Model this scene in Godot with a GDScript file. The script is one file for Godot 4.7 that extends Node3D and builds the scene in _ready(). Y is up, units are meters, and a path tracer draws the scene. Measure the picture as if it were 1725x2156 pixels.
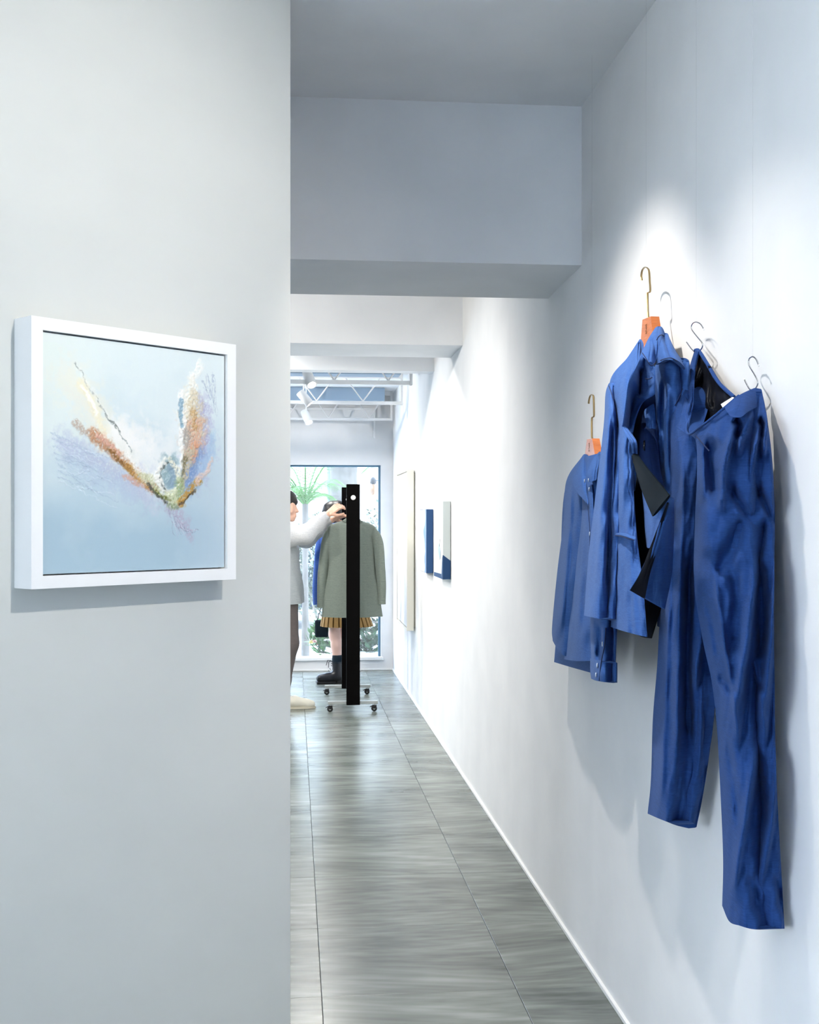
extends Node3D
# A bright clothing gallery: narrow passage between a slanted wall with a painting and a long wall with
# blue garments on it; the shop room with a shopfront window lies at the end of the passage.
# World: x to the wall with the garments (its face is x = WALL_X), y up, the passage runs along -z.

const F := 2480.0            # focal length in pixels of the 1725 x 2156 frame
const YAW := 0.09826         # the camera is turned this much towards the garment wall
const EYE := 1.44
const HORIZON := 1093.0
const WALL_X := 0.946
const SHOP := 1.65             # strength of the shop's spotlights
const SIDE_Z0 := 2.1; const SIDE_Z1 := -0.9; const SIDE_Y0 := 0.1; const SIDE_Y1 := 2.72   # unseen window added beside the viewer for cool light, opposite the garments
const FRONT_X := -3.95          # where the shopfront window ends

var used := {}
var M := {}
var rng := RandomNumberGenerator.new()

# ---------------------------------------------------------------- measuring
func P(px: float, py: float, d: float) -> Vector3:      # a measured image point at distance d
	var fw := Vector3(sin(YAW), 0, -cos(YAW))
	var rt := Vector3(cos(YAW), 0, sin(YAW))
	return Vector3(0, EYE, 0) + d * (fw + rt * ((px - 862.5) / F) + Vector3.UP * ((HORIZON - py) / F))
func G(px: float, py: float, off: float) -> Vector3:    # a measured image point standing off the garment wall by off
	var k := sin(YAW) + cos(YAW) * (px - 862.5) / F
	return P(px, py, (WALL_X - off) / k)

# ---------------------------------------------------------------- naming
func numbered(called: String) -> String:
	if not used.has(called):
		used[called] = 0
		return called
	used[called] += 1
	return "%s_%03d" % [called, used[called]]
func tag(o: Node, label := "", category := "", group := "", kind := "") -> Node:
	if label != "": o.set_meta("label", label)
	if category != "": o.set_meta("category", category)
	if group != "": o.set_meta("group", group)
	if kind != "": o.set_meta("kind", kind)
	return o
func thing(called: String, at: Vector3, label: String, category: String, group := "") -> Node3D:
	var o := Node3D.new()
	o.name = numbered(called)
	add_child(o)
	o.position = at
	tag(o, label, category, group)
	return o
func put(mesh: Mesh, called: String, m: Material, parent: Node = self, at := Vector3.ZERO) -> MeshInstance3D:
	var o := MeshInstance3D.new()
	o.mesh = mesh
	o.material_override = m
	o.name = numbered(called) if parent == self else called
	parent.add_child(o, true)
	o.position = at
	return o
func struct(mesh: Mesh, called: String, m: Material, label := "", parent: Node = self) -> MeshInstance3D:
	var o := put(mesh, called, m, parent)
	if parent == self:
		tag(o, label, "", "", "structure")
	return o

# ---------------------------------------------------------------- shapes
func st() -> SurfaceTool:
	var s := SurfaceTool.new()
	s.begin(Mesh.PRIMITIVE_TRIANGLES)
	return s
func done(s: SurfaceTool) -> ArrayMesh:
	s.index()
	s.generate_normals()
	return s.commit()
func quad(s: SurfaceTool, a: Vector3, b: Vector3, c: Vector3, d: Vector3) -> void:   # counter-clockwise seen from outside
	for v in [a, c, b, a, d, c]: s.add_vertex(v)
func box(s: SurfaceTool, lo: Vector3, hi: Vector3, ch := 0.0) -> void:
	prism(s, Basis.IDENTITY, (lo + hi) / 2, (hi - lo) / 2, ch)
func prism(s: SurfaceTool, b: Basis, c: Vector3, h: Vector3, ch := 0.0) -> void:     # an oriented box, chamfered by ch
	s.set_smooth_group(-1)
	var ax := [Vector3(1, 0, 0), Vector3(0, 1, 0), Vector3(0, 0, 1)]
	for k in 3:
		var n: Vector3 = ax[k]; var u: Vector3 = ax[(k + 1) % 3]; var v: Vector3 = ax[(k + 2) % 3]
		var hn := h[k]; var hu := h[(k + 1) % 3] - ch; var hv := h[(k + 2) % 3] - ch
		for sg in [1.0, -1.0]:
			var q := [n * hn * sg - u * hu - v * hv * sg, n * hn * sg + u * hu - v * hv * sg, n * hn * sg + u * hu + v * hv * sg, n * hn * sg - u * hu + v * hv * sg]
			quad(s, c + b * q[0], c + b * q[1], c + b * q[2], c + b * q[3])
		if ch > 0.0:
			for su in [1.0, -1.0]:
				for sn in [1.0, -1.0]:        # the edges along v
					var a0: Vector3 = n * hn * sn + u * hu * su
					var a1: Vector3 = n * (hn - ch) * sn + u * (hu + ch) * su
					var e: Array = [a0 - v * hv, a1 - v * hv, a1 + v * hv, a0 + v * hv]
					if su * sn > 0: quad(s, c + b * e[0], c + b * e[1], c + b * e[2], c + b * e[3])
					else: quad(s, c + b * e[3], c + b * e[2], c + b * e[1], c + b * e[0])
	if ch > 0.0:
		for sx in [1.0, -1.0]:
			for sy in [1.0, -1.0]:
				for sz in [1.0, -1.0]:
					var p0 := Vector3(h.x * sx, (h.y - ch) * sy, (h.z - ch) * sz)
					var p1 := Vector3((h.x - ch) * sx, h.y * sy, (h.z - ch) * sz)
					var p2 := Vector3((h.x - ch) * sx, (h.y - ch) * sy, h.z * sz)
					var tri := [p0, p2, p1] if sx * sy * sz > 0 else [p0, p1, p2]
					for v in tri: s.add_vertex(c + b * v)
func boxm(lo: Vector3, hi: Vector3, ch := 0.0) -> ArrayMesh:
	var s := st()
	box(s, Vector3(minf(lo.x, hi.x), minf(lo.y, hi.y), minf(lo.z, hi.z)), Vector3(maxf(lo.x, hi.x), maxf(lo.y, hi.y), maxf(lo.z, hi.z)), ch)
	return done(s)
func frame_of(dir: Vector3) -> Basis:
	var y := dir.normalized()
	var x := y.cross(Vector3(0.31, 0.2, 0.93)).normalized()
	if x.length() < 0.5: x = y.cross(Vector3.RIGHT).normalized()
	return Basis(x, y, x.cross(y))
func tube(s: SurfaceTool, pts: Array, radii, sides := 8, caps := true) -> void:      # a swept round bar
	s.set_smooth_group(0)
	var n := pts.size()
	var rings := []
	var b := frame_of(pts[1] - pts[0])
	for i in n:
		var dir: Vector3 = (pts[mini(i + 1, n - 1)] - pts[maxi(i - 1, 0)]).normalized()
		var x := (b.x - dir * b.x.dot(dir)).normalized()
		b = Basis(x, dir, x.cross(dir))
		var r: float = radii[i] if radii is Array else radii
		var ring := []
		for k in sides:
			var a := TAU * k / sides
			ring.append(pts[i] + (b.x * cos(a) + b.z * sin(a)) * r)
		rings.append(ring)
	for i in n - 1:
		for k in sides:
			quad(s, rings[i][k], rings[i + 1][k], rings[i + 1][(k + 1) % sides], rings[i][(k + 1) % sides])
	if caps:
		s.set_smooth_group(-1)
		for k in range(1, sides - 1):
			for v in [rings[0][0], rings[0][k + 1], rings[0][k]]: s.add_vertex(v)
			for v in [rings[n - 1][0], rings[n - 1][k], rings[n - 1][k + 1]]: s.add_vertex(v)
func tubem(pts: Array, radii, sides := 8) -> ArrayMesh:
	var s := st()
	tube(s, pts, radii, sides)
	return done(s)
func lathe(s: SurfaceTool, prof: Array, sides := 20, b := Basis.IDENTITY, c := Vector3.ZERO, smooth := true) -> void:   # [radius, height] pairs from the bottom up
	s.set_smooth_group(0 if smooth else -1)
	for i in prof.size() - 1:
		for k in sides:
			var a0 := TAU * k / sides; var a1 := TAU * (k + 1) / sides
			var p := [Vector3(cos(a0) * prof[i][0], prof[i][1], sin(a0) * prof[i][0]), Vector3(cos(a0) * prof[i + 1][0], prof[i + 1][1], sin(a0) * prof[i + 1][0]),
				Vector3(cos(a1) * prof[i + 1][0], prof[i + 1][1], sin(a1) * prof[i + 1][0]), Vector3(cos(a1) * prof[i][0], prof[i][1], sin(a1) * prof[i][0])]
			quad(s, c + b * p[0], c + b * p[1], c + b * p[2], c + b * p[3])
func lathem(prof: Array, sides := 20, b := Basis.IDENTITY, c := Vector3.ZERO, smooth := true) -> ArrayMesh:
	var s := st()
	lathe(s, prof, sides, b, c, smooth)
	return done(s)
func spline(ctrl: Array, t: float):                     # Catmull-Rom through the control values, t in 0..1
	var n := ctrl.size()
	var x := clampf(t, 0, 1) * (n - 1)
	var i := mini(int(x), n - 2)
	var f := x - i
	var p1 = ctrl[i]; var p2 = ctrl[i + 1]
	var p0 = ctrl[i - 1] if i > 0 else p1 * 2.0 - p2
	var p3 = ctrl[i + 2] if i + 2 < n else p2 * 2.0 - p1
	return 0.5 * (p1 * 2.0 + (p2 - p0) * f + (p0 * 2.0 - p1 * 5.0 + p2 * 4.0 - p3) * f * f + (p1 * 3.0 - p0 - p2 * 3.0 + p3) * f * f * f)
func smooth_path(pts: Array, n: int) -> Array:
	var out := []
	for i in n + 1: out.append(spline(pts, float(i) / n))
	return out

# ---------------------------------------------------------------- materials
func mat(hex: String, rough := 0.7, metal := 0.0) -> StandardMaterial3D:
	var m := StandardMaterial3D.new()
	m.albedo_color = Color(hex)
	m.roughness = rough
	m.metallic = metal
	return m
func noise_tex(freq: float, size := 512, lo := Color(0.8, 0.8, 0.8), hi := Color.WHITE, octaves := 4, sd := 1) -> NoiseTexture2D:
	var n := FastNoiseLite.new()
	n.noise_type = FastNoiseLite.TYPE_SIMPLEX_SMOOTH
	n.frequency = freq
	n.fractal_octaves = octaves
	n.seed = sd
	var t := NoiseTexture2D.new()
	t.width = size
	t.height = size
	t.seamless = true
	t.noise = n
	var g := Gradient.new()
	g.set_color(0, lo)
	g.set_color(1, hi)
	t.color_ramp = g
	return t
func image_tex(w: int, h: int, f: Callable) -> ImageTexture:
	var im := Image.create_empty(w, h, false, Image.FORMAT_RGB8)
	for y in h:
		for x in w: im.set_pixel(x, y, f.call(x, y))
	im.generate_mipmaps()
	return ImageTexture.create_from_image(im)
func plaster(hex: String, bump := 0.05, sd := 3) -> StandardMaterial3D:
	var m := mat(hex, 0.85)
	m.uv1_triplanar = true
	m.uv1_world_triplanar = true
	m.uv1_scale = Vector3.ONE * 0.7
	m.albedo_texture = noise_tex(0.006, 512, Color(0.965, 0.967, 0.97), Color.WHITE, 5, sd)
	return m
func streak_tex(w: int, h: int, stretch: float, freq: float, lo: Color, hi: Color, sd: int, coarse := 0.5) -> ImageTexture:
	# grain drawn out along u, tiling in both directions (noise on a torus)
	var a := FastNoiseLite.new()
	a.seed = sd
	a.noise_type = FastNoiseLite.TYPE_SIMPLEX_SMOOTH
	a.frequency = 1.0
	a.fractal_octaves = 3
	var b := a.duplicate()
	b.seed = sd + 7
	return image_tex(w, h, func(x: int, y: int):
		var u: float = TAU * x / w; var v: float = TAU * y / h
		var ru := freq / TAU / stretch; var rv := freq / TAU
		var n1: float = a.get_noise_3d(cos(u) * ru + cos(v) * rv * 0.93, sin(u) * ru + 17.0 + sin(v) * rv * 0.31, sin(v) * rv)
		var n2: float = b.get_noise_3d(cos(u) * ru * 0.3 + 5.0, sin(u) * ru * 0.3 + cos(v) * rv * 0.2, sin(v) * rv * 0.2)
		return lo.lerp(hi, clampf(0.5 + n1 * 0.85 * (1.0 - coarse) + n2 * 0.9 * coarse, 0, 1)))

func _ready() -> void:
	rng.seed = 20
	# camera
	var cam := Camera3D.new()
	cam.name = "camera"
	add_child(cam)
	var near := 0.05
	cam.set_frustum(2.0 * near * 1078.0 / F, Vector2(0, near * (HORIZON - 1078.0) / F), near, 200.0)
	cam.position = Vector3(0, EYE, 0)
	cam.rotation.y = -YAW
	cam.current = true
	# sky and exposure
	var env := Environment.new()
	env.background_mode = Environment.BG_SKY
	var sky := Sky.new()
	var sm := ProceduralSkyMaterial.new()
	sm.sky_top_color = Color(0.80, 0.885, 1.0)
	sm.sky_horizon_color = Color(0.955, 0.975, 1.0)
	sm.ground_bottom_color = Color(0.6, 0.62, 0.62)
	sm.ground_horizon_color = Color(0.8, 0.84, 0.86)
	sm.sky_energy_multiplier = 3.2
	sm.ground_energy_multiplier = 3.0
	sky.sky_material = sm
	env.sky = sky
	env.tonemap_mode = Environment.TONE_MAPPER_LINEAR
	env.tonemap_exposure = 1.1
	env.sdfgi_enabled = true
	env.ssao_enabled = true
	env.ssil_enabled = true
	var we := WorldEnvironment.new()
	we.name = "world_environment"
	we.environment = env
	add_child(we)
	make_materials()
	build_structure()
	build_lamps()
	build_garments()
	build_painting()
	build_canvases()
	build_fittings()
	build_rack()
	build_people()
	build_outside()

func make_materials() -> void:
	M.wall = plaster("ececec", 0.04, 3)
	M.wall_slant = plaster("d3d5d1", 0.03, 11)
	M.ceiling = plaster("f3f4f5", 0.05, 21)
	M.beam = plaster("eff1f4", 0.1, 31)
	M.white = mat("f2f2f1", 0.45)
	M.white_metal = mat("eeeeee", 0.35)
	M.stamp = mat("5a3a22", 0.8)
	M.joint = mat("4c4f4c", 0.9)
	var tiles := []
	for k in 3:
		var t := mat("ffffff", 0.26)
		t.uv1_triplanar = true
		t.uv1_world_triplanar = true
		t.uv1_scale = Vector3(0.62, 0.62, 0.62)
		t.uv1_offset = Vector3(0.31 * k, 0.0, 0.17 * k)
		t.albedo_texture = M.floor_tex if M.has("floor_tex") else streak_tex(512, 1024, 5.5, 40.0, Color("525853"), Color("979d98"), 5, 0.55)
		M.floor_tex = t.albedo_texture
		t.albedo_color = [Color("ffffff"), Color("f6f6f4"), Color("f9faf8")][k]
		tiles.append(t)
	M.tiles = tiles

func build_structure() -> void:
	# floor: a slab with tiles of about 0.6 m on it, joints left open
	var slab := struct(boxm(Vector3(-4.2, -0.12, 2.6), Vector3(1.1, -0.006, -11.35)), "floor", M.joint, "grey streaked vinyl tile floor of the passage and shop")
	var xs := [WALL_X - 0.001, 0.680, 0.085, -0.51, -1.105, -1.70, -2.295, -2.89, -3.485, -4.0]
	var shared := {}
	for c in xs.size() - 1:
		var wdt: float = xs[c] - xs[c + 1] - 0.0018
		for r in range(-5, 13):
			var w0 := 3.56 + 0.597 * r
			if w0 > 11.15: break
			var len := minf(0.597, 11.19 - w0) - 0.0008
			if c > 4 and r < 1: continue
			var key := "%.3f %.3f" % [wdt, len]
			if not shared.has(key): shared[key] = boxm(Vector3(-wdt / 2, -0.006, -len / 2), Vector3(wdt / 2, 0.0, len / 2), 0.0007)
			put(shared[key], "tile", M.tiles[(c * 5 + r * 7 + 70) % 3], slab, Vector3((xs[c] + xs[c + 1]) / 2, 0, -w0 - len / 2))
	put(boxm(Vector3(-4.1, -0.006, 2.5), Vector3(WALL_X, -0.0005, -0.565)), "floor_sheet", M.tiles[0], slab)
	# the long wall
	struct(boxm(Vector3(WALL_X, -0.1, 2.6), Vector3(1.1, 2.9, -11.35)), "wall_right", M.wall, "long white plastered wall with garments and canvases on it")
	struct(boxm(Vector3(WALL_X - 0.009, 0.0, 2.5), Vector3(WALL_X + 0.004, 0.016, -11.2), 0.002), "baseboard_right", M.white, "thin white skirting bead along the long wall")
	# the slanted wall of the painting: an upright slab whose free edge stands in the passage
	var s := st()
	prism(s, slant_basis(), slant_point(-1.45, 1.4, -0.06), Vector3(1.45, 1.5, 0.06), 0.004)
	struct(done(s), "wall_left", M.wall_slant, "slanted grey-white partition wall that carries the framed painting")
	# rest of the shell
	var sd := st()         # wall opposite the garments, with an unseen window opening added for light
	box(sd, Vector3(-4.2, 0, -11.35), Vector3(-4.05, 2.9, SIDE_Z1))
	box(sd, Vector3(-4.2, 0, SIDE_Z0), Vector3(-4.05, 2.9, 2.6))
	box(sd, Vector3(-4.2, 0, SIDE_Z1), Vector3(-4.05, SIDE_Y0, SIDE_Z0))
	box(sd, Vector3(-4.2, SIDE_Y1, SIDE_Z1), Vector3(-4.05, 2.9, SIDE_Z0))
	struct(done(sd), "wall_side", M.wall, "white side wall with a wide unseen window added beside the viewer for light")
	struct(boxm(Vector3(-4.2, 0, 2.5), Vector3(1.1, 2.9, 2.65)), "wall_back", M.wall, "plain white wall behind the viewer")
	struct(boxm(Vector3(-4.05, 0, -1.0), Vector3(-2.1, 2.82, -1.12)), "wall_inner", M.wall, "white wall joining the slanted partition to the side wall")
	# ceilings and beams
	struct(boxm(Vector3(-4.2, 2.8, 2.6), Vector3(1.1, 2.95, -7.95)), "ceiling", M.ceiling, "white ceiling of the passage")
	struct(boxm(Vector3(-4.2, 2.64, -7.9), Vector3(1.1, 2.95, -11.35)), "ceiling_shop", M.ceiling, "white ceiling over the steel joists of the shop")
	beam(3.809, 4.32, 2.277, 2.262, "deep white ceiling beam across the passage above the garments")
	beam(6.55, 7.06, 2.415, 2.415, "second white ceiling beam across the passage, behind the deep beam")
	beam(7.89, 8.03, 2.437, 2.437, "slim white ceiling beam in front of the steel joists")
	# far wall around the shopfront window
	var fw := st()
	var z0 := -11.2; var z1 := -11.36
	box(fw, Vector3(-4.2, 1.955, z1), Vector3(1.1, 2.95, z0))
	box(fw, Vector3(-4.2, 0, z1), Vector3(1.1, 0.115, z0))
	box(fw, Vector3(0.83, 0.115, z1), Vector3(1.1, 1.955, z0))
	box(fw, Vector3(-4.2, 0.115, z1), Vector3(FRONT_X, 1.955, z0))
	struct(done(fw), "wall_far", M.wall, "white end wall around the shopfront window")
	struct(boxm(Vector3(-4.05, 0.0, -11.19), Vector3(WALL_X - 0.01, 0.018, -11.2), 0.002), "baseboard_far", M.white, "thin white skirting bead under the shopfront window")

func beam(w0: float, w1: float, y0: float, y1: float, label: String) -> void:
	var s := st()
	s.set_smooth_group(-1)
	var x0 := -4.1; var x1 := WALL_X + 0.01; var yt := 2.82
	var a := [Vector3(x0, y0, -w0), Vector3(x1, y0, -w0), Vector3(x1, yt, -w0), Vector3(x0, yt, -w0)]
	var b := [Vector3(x0, y1, -w1), Vector3(x1, y1, -w1), Vector3(x1, yt, -w1), Vector3(x0, yt, -w1)]
	quad(s, a[0], a[1], a[2], a[3])
	quad(s, b[1], b[0], b[3], b[2])
	quad(s, b[0], b[1], a[1], a[0])
	quad(s, a[3], a[2], b[2], b[3])
	quad(s, a[1], b[1], b[2], a[2])
	quad(s, b[0], a[0], a[3], b[3])
	struct(done(s), "ceiling_beam", M.beam, label)

# the slanted wall: origin on its face at its free edge, x along it towards that edge, z off it
func slant_basis() -> Basis:
	var a := deg_to_rad(47.2)
	var t := Vector3(sin(a), 0, -cos(a))
	return Basis(t, Vector3.UP, t.cross(Vector3.UP))
func slant_point(s: float, y: float, off: float) -> Vector3:
	var b := slant_basis()
	return Vector3(-0.005, 0, -2.996) + b.x * s + Vector3(0, y, 0) + b.z * off

# ---------------------------------------------------------------- spotlights
func spot_head(at: Vector3, aim: Vector3, energy: float, color: Color, angle: float, label: String, group := "", top := 2.8, size := 0.028, glow := 4.0) -> void:
	# a white can on a stalk: ceiling plate, stalk, can, glowing disc; its light sits just in front of the disc
	var o := thing("spotlight", at, label, "spotlight", group)
	var dir := (aim - at).normalized()
	var b := frame_of(-dir)
	var r := 0.036; var L := 0.13
	put(lathem([[0.0, L], [r * 0.92, L], [r, L - 0.006], [r, 0.0], [r - 0.005, 0.0], [r - 0.006, 0.016], [0.0, 0.016]], 24, b), "can", M.white_metal, o)
	put(lathem([[0.0, 0.0], [r - 0.007, 0.0], [r - 0.007, 0.004], [0.0, 0.004]], 24, b, b * Vector3(0, 0.008, 0)), "light_disc", glow_mat(color, glow), o)
	var k := b * Vector3(0, L * 0.62, 0)
	put(tubem([k + Vector3.UP * 0.01, Vector3(k.x, top - at.y - 0.02, k.z)], 0.006, 10), "stalk", M.white_metal, o)
	put(boxm(Vector3(k.x - 0.022, top - at.y - 0.025, k.z - 0.06), Vector3(k.x + 0.022, top - at.y, k.z + 0.06), 0.003), "adapter", M.white_metal, o)
	var l := SpotLight3D.new()
	l.name = "spot_lamp"
	o.add_child(l)
	l.position = dir * 0.012
	l.look_at_from_position(l.global_position, l.global_position + dir, Vector3(0.1, 0.05, 1).normalized())
	l.light_color = color
	l.light_energy = energy
	l.spot_angle = angle
	l.spot_angle_attenuation = 1.0
	l.spot_range = 14.0
	l.spot_attenuation = 2.0
	l.light_size = size
	l.shadow_enabled = true
func glow_mat(c: Color, e: float) -> StandardMaterial3D:
	var m := StandardMaterial3D.new()
	m.albedo_color = Color.WHITE
	m.emission_enabled = true
	m.emission = c
	m.emission_energy_multiplier = e
	return m

func build_lamps() -> void:
	var neutral := Color(1.0, 0.975, 0.94)
	spot_head(Vector3(0.25, 2.71, -2.25), Vector3(0.946, 0.2, -2.45), 1.25, neutral, 40.0, "white spotlight under the ceiling aimed at the blue trousers", "spotlights of the passage", 2.8, 0.016)
	spot_head(Vector3(0.30, 2.72, -2.80), Vector3(0.946, 0.35, -3.5), 2.5, neutral, 43.0, "white spotlight under the ceiling aimed at the blue shirt and jacket", "spotlights of the passage", 2.8, 0.016)
	spot_head(Vector3(0.10, 2.71, -1.20), Vector3(0.946, 0.7, -1.75), 0.3, neutral, 56.0, "white spotlight under the ceiling aimed at the bare end of the long wall", "spotlights of the passage", 2.8, 0.016)
	spot_head(Vector3(0.80, 2.66, -1.30), slant_point(-0.66, 1.66, 0.0), 2.3, neutral, 45.0, "white spotlight under the ceiling aimed at the framed painting", "spotlights of the passage", 2.8, 0.016)

# ---------------------------------------------------------------- cloth
func cloth_mat(hex: String, lo: float, sheen := 0.35, scale := 6.0) -> StandardMaterial3D:
	var m := mat(hex, 0.82)
	if not M.has("weave"): M.weave = streak_tex(256, 256, 9.0, 90.0, Color(0.74, 0.76, 0.80), Color.WHITE, 41, 0.25)
	m.albedo_texture = M.weave
	m.uv1_triplanar = true
	m.uv1_world_triplanar = true
	m.uv1_scale = Vector3.ONE * scale
	m.rim_enabled = true
	m.rim = sheen
	m.rim_tint = 0.6
	m.metallic_specular = lo
	return m
func ridge_lift(p: Vector2, ridges: Array) -> float:
	# folds: [points, height, width on one side, width on the other]; height fades at both ends
	var sum := 0.0
	for r in ridges:
		var pts: Array = r[0]
		var best := 1e9
		var side := 1.0
		var along := 0.0
		for i in pts.size() - 1:
			var a: Vector2 = pts[i]; var b: Vector2 = pts[i + 1]
			var ab := b - a
			var t := clampf((p - a).dot(ab) / ab.length_squared(), 0, 1)
			var d := p.distance_to(a + ab * t)
			if d < best:
				best = d
				side = signf(ab.cross(p - a))
				along = (i + t) / (pts.size() - 1)
		var w: float = r[2] if side > 0 or r.size() < 4 else r[3]
		if best < w * 2.6:
			sum += r[1] * exp(-best * best / (w * w)) * smoothstep(0.0, 0.22, along) * smoothstep(1.0, 0.78, along)
	return sum
var off_k := 1.0                                         # how far a garment stands off the wall
func hug(z: float) -> float: return z if z < 0.03 else 0.03 + (z - 0.03) * off_k
func sheet(s: SurfaceTool, rows: Array, nu: int, nv: int, thick: float, ridges := [], wrinkle := 0.0, sd := 1) -> void:
	# a cloth panel through a net of points (image x, image y, distance off the wall), closed with a back layer
	var nz := FastNoiseLite.new()
	nz.seed = sd
	nz.frequency = 1.0
	nz.fractal_octaves = 2
	s.set_smooth_group(0)
	var front := []; var back := []
	for i in nu + 1:
		var u := float(i) / nu
		var col := []
		for r in rows: col.append(spline(r, u))
		var cf := []; var cb := []
		for j in nv + 1:
			var q: Vector3 = spline(col, float(j) / nv)
			q.z = hug(q.z)
			q.z += ridge_lift(Vector2(q.x, q.y), ridges) * off_k
			if wrinkle > 0.0: q.z += wrinkle * nz.get_noise_2d(q.x * 0.05 + q.y * 0.008, q.y * 0.012)
			q.z = maxf(q.z, 0.016)
			var p := G(q.x, q.y, q.z)
			cf.append(p)
			cb.append(Vector3(minf(p.x + 0.0025 + thick * sqrt(maxf(0.0, sin(PI * u))), WALL_X - 0.006), p.y, p.z))
		front.append(cf)
		back.append(cb)
	for i in nu:
		for j in nv:
			quad(s, front[i][j], front[i][j + 1], front[i + 1][j + 1], front[i + 1][j])
			quad(s, back[i][j], back[i + 1][j], back[i + 1][j + 1], back[i][j + 1])
	s.set_smooth_group(1)
	for i in nu:
		quad(s, front[i][0], front[i + 1][0], back[i + 1][0], back[i][0])
		quad(s, front[i + 1][nv], front[i][nv], back[i][nv], back[i + 1][nv])
	for j in nv:
		quad(s, front[0][j + 1], front[0][j], back[0][j], back[0][j + 1])
		quad(s, front[nu][j], front[nu][j + 1], back[nu][j + 1], back[nu][j])
func net(flat: Array, cols: int) -> Array:              # x, y, off triples to rows of points
	var rows := []
	for r in flat.size() / (3 * cols):
		var row := []
		for c in cols:
			var k: int = (r * cols + c) * 3
			row.append(Vector3(flat[k], flat[k + 1], flat[k + 2]))
		rows.append(row)
	return rows
func panel(called: String, m: Material, parent: Node3D, flat: Array, cols: int, nu: int, nv: int, thick: float, ridges := [], wrinkle := 0.0, sd := 1) -> MeshInstance3D:
	var s := st()
	sheet(s, net(flat, cols), nu, nv, thick, ridges, wrinkle, sd)
	return own(put(done(s), called, m, parent), parent)
func own(o: MeshInstance3D, parent: Node3D) -> MeshInstance3D:   # shapes are measured in the room: take the thing's own place off again
	o.position = -parent.position
	return o
func gpath(flat: Array, n := 0) -> Array:
	var pts := []
	for k in flat.size() / 3: pts.append(G(flat[3 * k], flat[3 * k + 1], hug(flat[3 * k + 2])))
	return smooth_path(pts, n) if n > 0 else pts
func cord(called: String, m: Material, parent: Node3D, flat: Array, r: float, n := 24, sides := 6) -> MeshInstance3D:
	return own(put(tubem(gpath(flat, n), r, sides), called, m, parent), parent)
func v2(flat: Array) -> Array:
	var pts := []
	for k in flat.size() / 2: pts.append(Vector2(flat[2 * k], flat[2 * k + 1]))
	return pts
func button(called: String, m: Material, parent: Node3D, px: float, py: float, off: float, r: float) -> void:
	var b := Basis(Vector3(0, 1, 0), Vector3(-1, 0, 0), Vector3(0, 0, 1)).rotated(Vector3.UP, -0.35)
	var o := own(put(lathem([[0, 0.0], [r, 0.0], [r, r * 0.22], [r * 0.85, r * 0.34], [r * 0.62, r * 0.2], [0, r * 0.2]], 14, b, G(px, py, off)), called, m, parent), parent)
	var s := st()
	for q in [[1, 1], [1, -1], [-1, 1], [-1, -1]]:
		lathe(s, [[0, 0.0], [r * 0.1, 0.0], [r * 0.1, r * 0.24], [0, r * 0.24]], 6, b, G(px, py, off) + b * Vector3(q[0] * r * 0.22, 0, q[1] * r * 0.22))
	put(done(s), "thread_hole", M.seam, o)

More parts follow.
